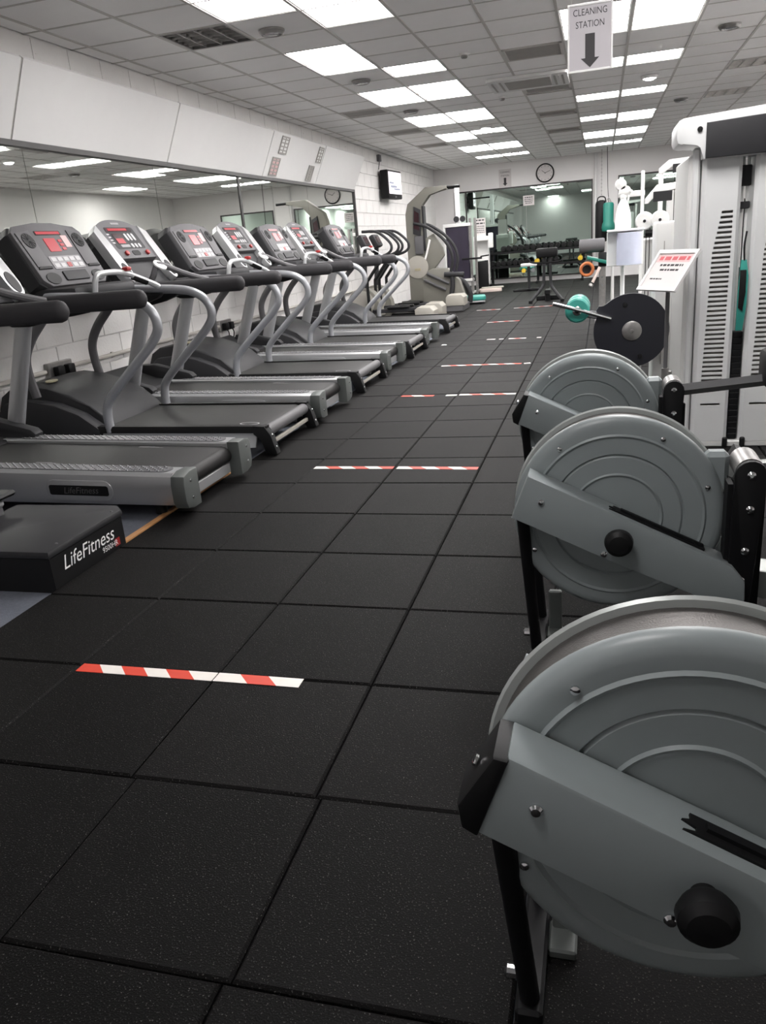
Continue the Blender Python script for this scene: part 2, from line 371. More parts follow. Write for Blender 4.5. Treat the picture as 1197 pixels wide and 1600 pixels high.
def vent(i, j, nslot, label, d=1.0):
    t = thing('ceiling_vent', label, 'vent', (gx(i)+GX/2, gy(j)+GY/2*d, H)); w, e = GX/2-0.01, GY/2*d-0.01
    bm = NB()
    for lo, hi in (((-w, -e, -0.006), (-w+0.03, e, 0.02)), ((w-0.03, -e, -0.006), (w, e, 0.02)), ((-w, -e, -0.006), (w, -e+0.03, 0.02)), ((-w, e-0.03, -0.006), (w, e, 0.02))): box(bm, lo, hi, 0.002)
    build('vent_frame', bm, M_cgrid, t, smooth=False)
    bm = NB(); box(bm, (-w+0.02, -e+0.02, 0.012), (w-0.02, e-0.02, 0.02)); build('back_plate', bm, M_vent, t, smooth=False)
    for k in range(nslot):
        y = -e+0.03+(2*e-0.06)*(k+0.5)/nslot
        bm = NB(); prism(bm, [(y-0.016, 0.012), (y-0.012, 0.012), (y+0.016, -0.003), (y+0.012, -0.003)], -w+0.03, w-0.03, 'x'); build('slat', bm, M_vent, t, smooth=False)
vent(4, 4, 9, 'large dark grey ceiling vent before the air conditioner')
for n_, j in enumerate((8, 12, 16, 20)): vent(4, j, 3, ['slotted ceiling vent directly behind the air conditioner', 'second slotted ceiling vent behind the air conditioner', 'third slotted ceiling vent behind the air conditioner', 'farthest slotted ceiling vent near the wall clock'][n_], 0.7)
for n_, j in enumerate((8, 12, 16)): vent(0, j, 5, ['grey ceiling vent above the left wall grilles, nearest of three', 'grey ceiling vent near the television, middle of three', 'grey ceiling vent beyond the television, farthest of three'][n_], 0.8)
# ceiling cassette air conditioner
t = thing('ceiling_air_conditioner', 'white cassette air conditioner set in the ceiling before the slotted vents', 'air conditioner', (-0.2, 9.62, H))
bm = NB(); prism(bm, rrect(-0.46, -0.42, 0.46, 0.42, 0.03), -0.035, 0.0, 'z', bev=0.006); build('casing', bm, M_white, t)
bm = NB(); box(bm, (-0.26, -0.26, -0.042), (0.26, 0.26, -0.03), 0.004); build('intake_grille', bm, M_vent, t)
for sx in (-1, 1):
    for k in range(3):
        bm = NB(); box(bm, (sx*(0.31+0.045*k)-0.012, -0.3, -0.041), (sx*(0.31+0.045*k)+0.012, 0.3, -0.034), 0.002); build('louvre', bm, M_vent if k != 1 else M_white, t)
for sy in (-1, 1):
    bm = NB(); box(bm, (-0.28, sy*0.33-0.02, -0.041), (0.28, sy*0.33+0.02, -0.034), 0.002); build('louvre', bm, M_white, t)

# walls
bm = NB(); box(bm, (XL-0.3, YF-0.2, -0.02), (XL-0.014, YB+0.2, H+0.06)); wl = build('wall_left', bm, M_wall, smooth=False, kind='structure')
bm = NB(); box(bm, (XL-0.013, YB, -0.02), (XR+0.3, YB+0.2, H+0.06)); wb = build('wall_back', bm, M_wall, smooth=False, kind='structure')
bm = NB(); box(bm, (XR, YF, -0.02), (XR+0.2, YB, H+0.06)); build('wall_right', bm, M_wall, smooth=False, kind='structure')
bm = NB(); box(bm, (XL, YF-0.2, -0.02), (XR, YF, H+0.06)); build('wall_front', bm, M_wall, smooth=False, kind='structure')
BW, BH = 0.45, 0.225
bm = NB(); box(bm, (-0.014, 0.004, 0.004), (0.0, BW-0.004, BH-0.004), 0.003); blk0 = build('block', bm, M_block, wl, smooth=False); first = True
bmf = NB()
for r in range(13):
    z = r*BH-0.005
    for k in range(-10, 47):
        y = k*BW+(BW/2 if r % 2 else 0)
        if y+BW > YB-0.01 or z+BH > H+0.05: continue
        hid = 0.95 < z and z+BH < 2.7 and y+BW < 13.0      # behind the mirror and the leaning panels
        if hid: continue
        near = (z < 0.9 and 3.2 < y < 14.6) or (z >= 0.9 and 12.6 < y < 18.3)
        if near:
            o = blk0 if first else blk0.copy()
            if not first: C.objects.link(o)
            first = False; o.location = (XL, y, z)
        else: box(bmf, (XL-0.014, y+0.004, z+0.004), (XL, y+BW-0.004, z+BH-0.004))
build('blockwork', bmf, M_block, wl, smooth=False, kind='stuff')
# leaning panels above the mirror
tr = bpy.data.objects.new('trim_2', None); C.objects.link(tr); tr['kind'] = 'structure'; tr.location = (0, 0, 0)
ys = [1.0, 4.45, 6.7, 9.08, 11.1, 13.15]
for a, b in zip(ys, ys[1:]):
    bm = NB(); prism(bm, [(XL+0.002, 2.16), (XL+0.03, 2.16), (-3.265, 2.66), (-3.29, 2.68), (XL+0.002, 2.68)], a+0.012, b-0.012, 'y'); build('panel', bm, M_white, tr, smooth=False)
bm = NB()
for y in ys: prism(bm, [(XL+0.002, 2.165), (XL+0.022, 2.165), (-3.275, 2.658), (-3.30, 2.67), (XL+0.002, 2.67)], y-0.013, y+0.013, 'y')
build('joint_strip', bm, M_cgrid, tr, smooth=False)
def skew(y0, z0, off=0.004):       # frame on the leaning panel: u along -y (leftwards seen from the room), v up the slope
    d = Vector((-3.265-(XL+0.03), 0, 0.5)); p = Vector((XL+0.03, y0, 2.16))+d*z0
    m = basis(p, (0, 1, 0), d.normalized()); n = Vector((m[0][2], m[1][2], m[2][2]))
    if n.x < 0: m = basis(p, (0, -1, 0), d.normalized()); n = -n
    m.translation = p+n*off; return m
def wall_grille(y0, v0, w, h, label, m_in, cols):
    t = thing('wall_grille', label, 'grille', (0, 0, 0)); m = skew(y0, v0)
    t.location = m.translation; r = m.copy(); r.translation = (0, 0, 0)
    bm = NB()
    for lo, hi in (((-w/2, 0, 0), (-w/2+0.02, h, 0.01)), ((w/2-0.02, 0, 0), (w/2, h, 0.01)), ((-w/2+0.02, 0, 0), (w/2-0.02, 0.02, 0.01)), ((-w/2+0.02, h-0.02, 0), (w/2-0.02, h, 0.01))): box(bm, lo, hi, mx=r)
    build('grille_frame', bm, M_vent, t, smooth=False)
    bm = NB(); box(bm, (-w/2+0.02, 0.02, -0.002), (w/2-0.02, h-0.02, 0.004), mx=r); build('back_plate', bm, m_in, t, smooth=False)
    for k in range(cols):
        v = 0.02+(h-0.04)*(k+0.5)/cols
        bm = NB(); box(bm, (-w/2+0.03, v-0.004, 0.003), (w/2-0.03, v+0.012, 0.009), mx=r); build('bar', bm, M_vent, t, smooth=False)
    bm = NB(); box(bm, (-0.008, 0.02, 0.003), (0.008, h-0.02, 0.0095), mx=r); build('mullion', bm, M_vent, t, smooth=False)
wall_grille(9.5, 0.56, 0.26, 0.22, 'grey barred grille on the leaning panel, upper of the nearer pair', M_white, 4)
wall_grille(9.37, 0.05, 0.26, 0.23, 'grey grille with reddish backing, lower of the nearer pair', M_pinkp, 4)
wall_grille(11.42-0.5, 0.54, 0.2, 0.22, 'grey barred grille on the leaning panel, upper of the farther pair', M_white, 4)
wall_grille(10.72, 0.05, 0.22, 0.22, 'solid grey grille on the leaning panel, lower of the farther pair', M_vent, 5)
# left wall mirror
t = thing('wall_mirror', 'long dark-framed wall mirror behind the treadmill row', 'mirror', (XL+0.001, 0, 0))
ms = [1.0, 2.72, 4.57, 6.43, 8.36, 10.75, 13.12]
for a, b in zip(ms, ms[1:]):
    bm = NB(); box(bm, (0, a+0.003, 0.95), (0.012, b-0.003, 2.13)); build('mirror_panel', bm, M_mirror, t, smooth=False)
bm = NB(); box(bm, (0, 0.95, 2.12), (0.035, 13.16, 2.165), 0.004); build('top_rail', bm, M_frame, t)
bm = NB(); box(bm, (0, 0.95, 0.90), (0.035, 13.16, 0.95), 0.004); build('bottom_rail', bm, M_frame, t)
for y in (13.11,): bm = NB(); box(bm, (0, y-0.005, 0.95), (0.035, y+0.04, 2.12)); build('end_rail', bm, M_frame, t, smooth=False)
bm = NB(); box(bm, (0.001, 8.34, 0.95), (0.022, 8.39, 2.12)); build('divider', bm, M_frame, t, smooth=False)
# conduit and sockets on the left wall
t = thing('conduit_pipe', 'painted conduit pipe running low along the block wall', 'pipe', (XL, 0, 0.0))
bm = NB(); cyl(bm, (0.025, 3.3, 0.5), (0.025, 4.28, 0.5), 0.018); cyl(bm, (0.025, 4.62, 0.5), (0.025, 13.0, 0.5), 0.018); build('pipe', bm, M_conduit, t)
for y in (3.6, 4.1, 5.2, 6.5, 8, 9.5, 11): bm = NB(); box(bm, (0.0, y, 0.475), (0.02, y+0.03, 0.525), 0.003); build('pipe_clip', bm, M_conduit, t)
def socket(y, label):
    t = thing('wall_socket', label, 'socket', (XL, y, 0.5))
    bm = NB(); box(bm, (0.0, -0.15, -0.06), (0.045, 0.15, 0.06), 0.006); build('socket_plate', bm, M_alum, t)
    for s in (-0.06, 0.07):
        bm = NB(); box(bm, (0.045, s-0.045, -0.05), (0.1, s+0.04, 0.03), 0.012, 2); tube(bm, [(0.08, s, -0.04), (0.1, s, -0.09), (0.07, s+0.02, -0.2), (0.06, s+0.04, -0.45)], 0.006, n=8); build('plug', bm, M_black, t)
socket(4.45, 'metal twin wall socket with two black plugs, nearest the camera')
socket(7.45, 'metal twin wall socket low on the wall between middle treadmills')
# ---------------------------------------------------------------- treadmills (local: rear end at x=0, front towards -x, belt along x)
def slope(x): return -0.028*x
def mk_silver(label):
    t = thing('treadmill', label, 'treadmill', group='silver treadmills')
    bm = NB(); P = [(-0.075, 0.12), (-0.06, 0.155), (-0.075, 0.185), (-0.105, 0.2), (-1.6, 0.247), (-1.6, 0.12), (-0.12, 0.1)]
    prism(bm, P, -0.246, 0.246, 'y'); b = build('running_belt', bm, M_belt, t)
    bm = NB()
    for x, y, w in ((-0.62, 0.2, 0.16), (-1.05, -0.17, 0.16)):
        for q in range(3): v = prism(bm, [(x, y+q*0.007), (x+w-0.03*q, y+q*0.007), (x+w-0.03*q, y+q*0.007+0.004), (x, y+q*0.007+0.004)], 0.2, 0.2006, 'z')
    for v in bm.verts: v.co.z += -(v.co.x+0.105)*0.047/1.495
    build('belt_print', bm, M_keyd, b, smooth=False)
    b_ = NB(); cyl(b_, (-0.10, -0.246, 0.15), (-0.10, 0.246, 0.15), 0.047, n=20); build('rear_roller', b_, M_belt, t)
    bm = NB(); box(bm, (-0.105, -0.25, 0.045), (-0.075, 0.25, 0.105), 0.004); build('cross_bar', bm, M_silver, t)
    for s in (-1, 1):
        prof = [(s*0.249, 0.214), (s*0.258, 0.222), (s*0.368, 0.222), (s*0.389, 0.207), (s*0.396, 0.17), (s*0.396, 0.085), (s*0.38, 0.055), (s*0.35, 0.045), (s*0.249, 0.05)]
        bm = NB(); vs = prism(bm, prof, -1.98, -0.075, 'x')
        for v in vs: v.co.z += slope(v.co.x)*(1 if v.co.z > 0.1 else 0.55)
        build('side_rail', bm, M_silver, t)
        bm = NB(); o = rrect(-1.5, s*0.312-0.048, -0.11, s*0.312+0.048, 0.046); prism(bm, o, 0.222, 0.2265, 'z')
        for v in bm.verts: v.co.z += slope(v.co.x)
        for k in range(30):
            for q in (-2, -1, 0, 1, 2):
                x = -1.46+k*0.0445+(0.022 if q % 2 else 0); lathe(bm, [(0.009, 0.2255+slope(x)), (0.005, 0.231+slope(x))], (x, s*0.312+q*0.019, 0), (0, 0, 1), 5)
        build('tread_strip', bm, M_tread, t)
        bm = NB(); o = [(s*0.252, 0.225), (s*0.33, 0.228), (s*0.395, 0.212), (s*0.405, 0.17), (s*0.405, 0.08), (s*0.388, 0.045), (s*0.33, 0.03), (s*0.252, 0.03)]
        prism(bm, o, -0.08, 0.0, 'x', bev=0.01); build('rear_cap', bm, M_cast, t)
        for z in (0.09, 0.18):
            bm = NB(); lathe(bm, [(0.009, 0), (0.009, 0.004), (0.005, 0.006)], (0.0, s*0.34, z), (1, 0, 0), 8); build('screw', bm, M_chrome, t)
        # side badge plate
        yy = s*0.397; R = Matrix(((1, 0, 0, 0), (0, 0, s, yy), (0, 1, 0, 0.0), (0, 0, 0, 1))) if s < 0 else Matrix(((-1, 0, 0, 0), (0, 0, 1, yy), (0, 1, 0, 0), (0, 0, 0, 1)))
        cx = -0.62 if s < 0 else 0.62; zc = 0.128+slope(-0.62)*0.8
        sh = Matrix.Identity(4); sh[2][0] = -0.024 if True else 0
        bm = NB(); prism(bm, rrect(cx-0.2, zc-0.055, cx+0.2, zc+0.055, 0.05), -0.004, 0.003, 'z', mx=R, bev=0.002)
        for v in bm.verts: v.co.z += -0.024*(v.co.x+0.62)
        build('badge_surround', bm, M_silver, t)
        bm = NB(); prism(bm, rrect(cx-0.18, zc-0.026, cx+0.175, zc+0.028, 0.012), 0.0, 0.005, 'z', mx=R)
        for v in bm.verts: v.co.z += -0.024*(v.co.x+0.62)
        pl = build('badge_plate', bm, M_black, t)
        tm = R @ Matrix.Translation((cx+0.01, zc, 0.0056)); text('badge_lettering', 'LifeFitness', 0.05, tm, M_grey, pl, shear=0.25)
        # post with foot
        bm = NB(); o = oval(0, 0, 0.066, 0.03, 16)
        rings = []
        for f in (0, 0.5, 1.0):
            x = -1.62+0.30*f; z = (0.16 if s < 0 else 0.24)+(1.03-0.2)*f
            rings.append([bm.verts.new((x+p[0]*(1-0.12*f), s*0.375+p[1], z)) for p in o])
        skin(bm, rings); build('post', bm, M_silver, t)
        bm = NB(); prism(bm, [(-2.0, 0.26), (-1.93, 0.40), (-1.75, 0.40), (-1.42, 0.315), (-1.39, 0.285), (-1.40, 0.255)], s*0.29-0.0 if s > 0 else -0.372, 0.372 if s > 0 else -0.29, 'y', bev=0.012); build('post_foot', bm, M_greyd, t)
        # handrail
        bm = NB(); tube(bm, [(-1.58, s*0.36, 1.045), (-1.2, s*0.36, 1.045), (-0.54, s*0.36, 1.045)], 0.044, n=16, k=3, rv=0.054, round_end=True); build('handrail', bm, M_foam, t)
        bm = NB(); prism(bm, [(-1.55, 1.02), (-1.0, 1.022), (-1.06, 0.985), (-1.16, 0.955), (-1.3, 0.93), (-1.42, 0.935), (-1.5, 0.97)], s*0.36-0.03, s*0.36+0.03, 'y', bev=0.008); build('rail_bracket', bm, M_black, t)
    # motor hood
    bm = NB(); prism(bm, [(-1.56, 0.235), (-1.58, 0.262), (-1.75, 0.29), (-1.92, 0.35), (-2.02, 0.40), (-2.1, 0.38), (-2.13, 0.30), (-2.13, -0.015), (-1.8, 0.04), (-1.56, 0.1)], -0.36, 0.36, 'y', bev=0.02); build('motor_hood', bm, M_greyd, t)
    bm = NB(); box(bm, (-2.05, -0.3, -0.02), (-1.9, 0.3, 0.12), 0.01); build('front_foot', bm, M_black, t)
    for s in (-1, 1): bm = NB(); cyl(bm, (-0.2, s*0.33, 0.0), (-0.2, s*0.33, 0.06), 0.03, n=12); build('rear_foot', bm, M_black, t)
    # console
    B = basis((-1.42, 0, 1.115), (0, 1, 0), (-0.30, 0, 0.46)); n = Vector((B[0][2], B[1][2], B[2][2]))
    if n.x < 0: B = basis((-1.42, 0, 1.115), (0, -1, 0), (-0.30, 0, 0.46))
    top = lambda u: 0.555-0.115*(abs(u)/0.37)**2.4
    us = [-0.37+0.74*k/16 for k in range(17)]
    def plate(pts, a, b, m, nm, par=t, bev=0.0): bm = NB(); prism(bm, pts, a, b, 'z', mx=B, bev=bev); return build(nm, bm, m, par)
    con = plate([(-0.30, 0.20), (0.30, 0.20)]+[(u, top(u)) for u in reversed(us)], -0.09, 0.0, M_grey, 'console', bev=0.006)
    plate([(-0.365, 0.02), (-0.30, -0.005), (0.30, -0.005), (0.365, 0.02), (0.37, 0.36), (-0.37, 0.36)], -0.13, -0.045, M_greyd, 'console_back', bev=0.01)
    for s in (-1, 1):
        pts = [(s*0.37, 0.44), (s*0.287, 0.50), (s*0.272, 0.34), (s*0.262, 0.16)]+[(s*(0.317-0.055*math.cos(math.radians(q))), 0.075-0.085*math.sin(math.radians(q))) for q in range(0, 181, 20)]+[(s*0.374, 0.2)]
        st = plate(pts, -0.06, 0.012, M_silver_l, 'side_trim', bev=0.005)
        plate(oval(s*0.317, 0.085, 0.038, 0.072), 0.008, 0.016, M_greyd, 'speaker_grille')
    d = plate([(-0.19, 0.445), (0.16, 0.445), (0.16, 0.48), (-0.19, 0.48)], -0.002, 0.003, M_scr, 'message_display', con)
    plate([(-0.16, 0.452), (0.10, 0.452), (0.10, 0.473), (-0.16, 0.473)], 0.003, 0.0045, M_led, 'lit_digits', d)
    plate(rrect(-0.15, 0.33, -0.02, 0.425, 0.008), -0.002, 0.004, M_scr, 'profile_display', con); plate(rrect(-0.14, 0.335, -0.04, 0.38, 0.004), 0.003, 0.0048, M_led, 'lit_profile', con)
    for k in range(3): plate(rrect(0.01+k*0.05, 0.36, 0.04+k*0.05, 0.425, 0.012), 0, 0.004, M_key, 'key', con)
    for k in range(4): plate(rrect(-0.22, 0.335+k*0.026, -0.185, 0.347+k*0.026, 0.004), 0, 0.004, M_key, 'key', con)
    for k in range(3): plate(rrect(0.015+k*0.05, 0.295, 0.045+k*0.05, 0.332, 0.01), 0, 0.004, M_key, 'key', con)
    plate(rrect(-0.2, 0.285, 0.2, 0.485, 0.02), -0.004, 0.0012, M_greyd, 'key_field', con)
    plate(rrect(-0.13, 0.3, -0.01, 0.325, 0.004), 0, 0.003, M_keyd, 'legend', con)
    for u in (-0.14, 0.16): o = plate(oval(u, 0.242, 0.022, 0.02, 12), 0, 0.02, M_red, 'stop_button', con, bev=0.004); o['label'] = 'red round stop button'
    plate(rrect(-0.045, 0.225, 0.06, 0.268, 0.018), 0, 0.004, M_black, 'key_slot', con)
    plate(rrect(-0.055, 0.512, 0.055, 0.528, 0.004), 0, 0.002, M_keyd, 'maker_plate', con)
    bm = NB(); tube(bm, [(-1.5, -0.34, 1.05), (-1.46, -0.1, 1.05), (-1.44, 0.1, 1.05), (-1.5, 0.34, 1.05)], 0.034, n=12); build('front_bar', bm, M_greyd, t)
    bm = NB(); box(bm, (-1.66, -0.30, 1.02), (-1.5, 0.30, 1.14), 0.03, 2); build('console_base', bm, M_greyd, t)
    bm = NB(); tube(bm, [(-1.44, -0.12, 1.05), (-1.37, -0.12, 1.13), (-1.34, -0.10, 1.2), (-1.32, -0.05, 1.215), (-1.22, 0.14, 1.13), (-1.12, 0.30, 1.07)], 0.024, n=10); sb = build('sensor_bar', bm, M_grey, t)
    bm = NB(); lathe(bm, [(0.055, 0), (0.055, 0.012), (0.03, 0.02)], (-1.325, -0.07, 1.21), (0.6, -0.1, 0.75), 18); h = build('sensor_head', bm, M_bright, sb); h['label'] = 'white round sensor head'
    return t
def mk_dark(label):
    t = thing('treadmill', label, 'treadmill', group='dark treadmills')
    bm = NB(); prism(bm, [(-0.11, 0.13), (-0.10, 0.165), (-0.14, 0.18), (-1.35, 0.205), (-1.35, 0.14)], -0.345, 0.345, 'y'); b = build('running_belt', bm, M_belt, t)
    bm = NB(); o1 = oval(-0.23, -0.27, 0.07, 0.035, 24); o2 = oval(-0.23, -0.27, 0.06, 0.028, 24)
    zz = lambda x: 0.1806-(x+0.14)*0.025/1.21
    A = [bm.verts.new((p[0], p[1], zz(p[0])+0.0008)) for p in o1]; D = [bm.verts.new((p[0], p[1], zz(p[0])+0.0008)) for p in o2]
    for k in range(24): bm.faces.new((A[k], A[(k+1) % 24], D[(k+1) % 24], D[k]))
    build('belt_print', bm, M_key, b, smooth=False)
    bm = NB(); cyl(bm, (-0.085, -0.345, 0.145), (-0.085, 0.345, 0.145), 0.038, n=18); build('rear_roller', bm, M_grey, t)
    bm = NB(); box(bm, (-0.075, -0.34, 0.055), (-0.055, 0.34, 0.08), 0.003); build('cross_bar', bm, M_beigel, t)
    for s in (-1, 1):
        bm = NB(); prism(bm, [(s*0.346, 0.19), (s*0.395, 0.188), (s*0.405, 0.17), (s*0.405, 0.145), (s*0.346, 0.14)], -1.5, -0.06, 'x')
        for v in bm.verts: v.co.z += -0.018*v.co.x
        build('side_frame', bm, M_black, t)
        bm = NB(); prism(bm, [(-0.16, 0.045), (-0.14, 0.15), (-1.4, 0.165), (-1.4, 0.045)], s*0.37-0.008, s*0.37+0.008, 'y'); build('skirt', bm, M_machg, t, smooth=False)
        bm = NB(); prism(bm, [(-0.15, 0.195), (-0.07, 0.19), (-0.03, 0.13), (0.0, 0.01), (-0.02, 0.0), (-0.075, 0.0), (-0.10, 0.11), (-0.15, 0.14)], s*0.36-0.012 if s > 0 else -0.408, 0.408 if s > 0 else -0.348, 'y', bev=0.004); br = build('rear_bracket', bm, M_black, t)
        for z, x in ((0.13, -0.06), (0.05, -0.04)):
            bm = NB(); lathe(bm, [(0.01, 0), (0.01, 0.004), (0.004, 0.007)], (x+0.028, s*0.38, z), (1, 0, 0.2), 8); build('screw', bm, M_chrome, br)
        bm = NB(); tube(bm, [(-1.21, s*0.38, 0.17), (-1.21, s*0.38, 0.29), (-1.17, s*0.38, 0.39), (-0.98, s*0.38, 0.57), (-0.77, s*0.38, 0.76), (-0.72, s*0.38, 0.86), (-0.76, s*0.38, 0.96), (-0.88, s*0.38, 1.025), (-1.1, s*0.38, 1.05), (-1.42, s*0.38, 1.07), (-1.5, s*0.38, 1.07)], 0.031, n=12, k=6); build('handrail_tube', bm, M_tube, t)
        bm = NB(); tube(bm, [(-1.48, s*0.38, 1.02), (-1.57, s*0.38, 0.93), (-1.68, s*0.38, 0.82), (-1.755, s*0.38, 0.70), (-1.765, s*0.38, 0.58), (-1.74, s*0.38, 0.42)], 0.028, n=10, rv=0.034); build('front_post', bm, M_grey, t)
        bm = NB(); prism(bm, [(-1.5, 1.04), (-1.08, 1.022), (-1.12, 0.99), (-1.22, 0.96), (-1.34, 0.945), (-1.45, 0.965), (-1.52, 1.0)], s*0.38-0.034, s*0.38+0.034, 'y', bev=0.01); build('rail_bracket', bm, M_black, t)
    # motor hood
    prof = [(-1.24, 0.19), (-1.30, 0.26), (-1.4, 0.335), (-1.55, 0.415), (-1.72, 0.47), (-1.88, 0.49), (-2.02, 0.475), (-2.11, 0.42), (-2.15, 0.33), (-2.15, -0.018), (-1.3, 0.03), (-1.24, 0.1)]
    bm = NB(); prism(bm, prof, -0.30, 0.40, 'y', bev=0.02); hood = build('motor_hood', bm, M_greyd, t)
    bm = NB(); prism(bm, [(-1.27, 0.19), (-1.42, 0.30), (-1.6, 0.37), (-1.8, 0.405), (-2.0, 0.39), (-2.1, 0.3), (-2.1, 0.02), (-1.3, 0.03)], -0.41, -0.3, 'y', bev=0.02); build('hood_side', bm, M_greyd, t)
    bm = NB(); m = basis((-1.80, -0.12, 0.4935), (0, 1, 0), (-1, 0, 0.12))
    if m[2][2] < 0: m = basis((-1.80, -0.12, 0.4935), (0, -1, 0), (-1, 0, 0.12))
    prism(bm, oval(0, 0, 0.06, 0.03), -0.004, 0.004, 'z', mx=m); o = build('badge', bm, M_badge, hood); o['label'] = 'oval beige badge'
    # console
    O = (-1.48, 0, 1.14); V = (-0.22, 0, 0.41)
    B = basis(O, (0, 1, 0), V)
    if B[0][2] < 0: B = basis(O, (0, -1, 0), V)
    def plate(pts, a, b, m, nm, par=t, bev=0.0): bm = NB(); prism(bm, pts, a, b, 'z', mx=B, bev=bev); return build(nm, bm, m, par)
    con = plate([(-0.36, 0.05), (-0.3, 0.0), (0.3, 0.0), (0.36, 0.05), (0.37, 0.40), (0.32, 0.445), (0.1, 0.468), (-0.1, 0.468), (-0.32, 0.445), (-0.37, 0.40)], -0.11, 0.0, M_grey, 'console', bev=0.012)
    plate([(-0.375, 0.04), (-0.3, -0.015), (0.3, -0.015), (0.375, 0.04), (0.385, 0.40), (0.33, 0.455), (-0.33, 0.455), (-0.385, 0.40)], -0.15, -0.03, M_greyd, 'console_back', bev=0.015)
    for s in (-1, 1):
        plate([(s*0.19, 0.14), (s*0.335, 0.14), (s*0.345, 0.39), (s*0.20, 0.41)], -0.002, 0.008, M_grey, 'fan_panel', con, bev=0.003)
        f = plate(oval(s*0.265, 0.33, 0.055, 0.055, 22), 0.006, 0.013, M_black, 'fan_vent', con)
        bm = NB()
        for a in range(6): 
            c_ = math.cos(a*PI/6)*0.05; s_ = math.sin(a*PI/6)*0.05
            prism(bm, [(s*0.265-c_-0.002*s_*20, 0.33-s_+0.002*c_*20), (s*0.265+c_-0.002*s_*20, 0.33+s_+0.002*c_*20), (s*0.265+c_, 0.33+s_), (s*0.265-c_, 0.33-s_)], 0.012, 0.0155, 'z', mx=B)
        build('fan_spokes', bm, M_greyd, f)
        plate(oval(s*0.25, 0.055, 0.07, 0.042, 18), -0.01, 0.006, M_black, 'cup_holder', con)
        plate([(s*0.2, 0.125), (s*0.34, 0.125), (s*0.32, 0.142), (s*0.22, 0.142)], 0.0, 0.01, M_black, 'panel_pocket', con)
    d = plate(rrect(-0.15, 0.375, 0.12, 0.405, 0.004), 0, 0.004, M_scr, 'message_display', con); plate(rrect(-0.14, 0.38, 0.11, 0.4, 0.002), 0.003, 0.0052, M_led, 'lit_digits', d)
    plate(rrect(-0.10, 0.25, 0.02, 0.35, 0.006), 0, 0.004, M_led, 'profile_display', con)
    for k in range(3): plate(rrect(0.045, 0.26+k*0.03, 0.085, 0.28+k*0.03, 0.003), 0, 0.004, M_led, 'lit_readout', con)
    plate(rrect(0.1, 0.28, 0.165, 0.37, 0.004), 0, 0.003, M_pinkp, 'notice_label', con)
    plate(rrect(-0.17, 0.12, 0.17, 0.215, 0.01), 0, 0.004, M_keyd, 'keypad', con)
    for k in range(5):
        plate(rrect(-0.155+k*0.066, 0.175, -0.105+k*0.066, 0.205, 0.005), 0.003, 0.006, M_key, 'key', con)
        if k != 2: plate(rrect(-0.155+k*0.066, 0.13, -0.105+k*0.066, 0.16, 0.005), 0.003, 0.006, M_key, 'key', con)
    o = plate(rrect(-0.018, 0.13, 0.026, 0.165, 0.006), 0.003, 0.007, M_red, 'stop_key', con)
    plate(rrect(-0.13, 0.03, 0.13, 0.1, 0.01), -0.004, 0.012, M_greyd, 'reading_ledge', con, bev=0.004)
    bm = NB(); box(bm, (-1.62, -0.36, 1.03), (-1.28, 0.36, 1.13), 0.035, 2); build('console_base', bm, M_greyd, t)
    bm = NB(); tube(bm, [(-1.25, -0.2, 1.08), (-1.23, -0.19, 1.17), (-1.22, -0.12, 1.195), (-1.2, 0.1, 1.185), (-1.12, 0.3, 1.1), (-1.1, 0.36, 1.07)], 0.02, n=10); sb = build('sensor_bar', bm, M_silver_l, t)
    bm = NB(); tube(bm, [(-1.18, 0.17, 1.155), (-1.135, 0.27, 1.11)], 0.0235, n=10); build('sensor_sleeve', bm, M_black, sb)
    bm = NB(); box(bm, (-1.21, 0.09, 1.195), (-1.16, 0.15, 1.225), 0.012, 2); o = build('safety_key', bm, M_red, t); o['label'] = 'red safety key on the silver bar'
    return t
XT = -1.35
ta = mk_silver('big silver treadmill nearest the camera, lettered badge plate on its side'); ta.location = (XT, 2.815, 0)
td = mk_dark('dark treadmill directly behind the nearest silver one, oval badge on its hood'); td.location = (XT, 4.0, 0)
for y, lb, w in ((4.88, 'second silver treadmill from the camera, rounded console facing the first mirror joint', 0), (7.0, 'third silver treadmill from the camera, pale side strips on the console', 0), (8.9, 'silver treadmill farthest from the camera', 0)):
    dup(ta, (XT-(0.03 if y > 6 else 0), y, 0), lb)
for y, lb in ((6.05, 'second dark treadmill from the camera with a deep black console side'), (8.04, 'third dark treadmill from the camera, between the two farthest silver ones'), (10.33, 'dark treadmill last in the row, beside the beige elliptical trainers')):
    dup(td, (XT, y, 0), lb)
# elliptical trainer cut by the left edge: only its rear housing shows
t = thing('elliptical_trainer', 'black elliptical trainer rear housing with white lettering at the left edge', 'elliptical trainer', (-1.5, 1.83, -0.02))
bm = NB(); prism(bm, [(-0.62, 0), (0, 0), (0, 0.58-0.06), (-0.06, 0.58), (-0.62, 0.58)], 0.0, 0.15, 'z')
bmesh.ops.transform(bm, matrix=Matrix.Translation((0, -0.285, 0)), verts=bm.verts)
build('rear_housing', bm, M_black, t, smooth=False)
bm = NB(); prism(bm, [(-0.62, -0.292), (0.006, -0.292), (0.006, 0.24), (-0.055, 0.302), (-0.62, 0.302)], 0.15, 0.185, 'z', bev=0.012); build('top_cover', bm, M_greyd, t)
tm = Matrix.Translation((0.0012, 0.0, 0.085)) @ Matrix(((0, 0, 1, 0), (1, 0, 0, 0), (0, 1, 0, 0), (0, 0, 0, 1)))
text('lettering', 'LifeFitness', 0.088, tm @ Matrix.Translation((-0.03, 0.014, 0)), M_bright, t, shear=0.25)
text('model_lettering', '9500HR', 0.036, tm @ Matrix.Translation((0.115, -0.037, 0)), M_bright, t)
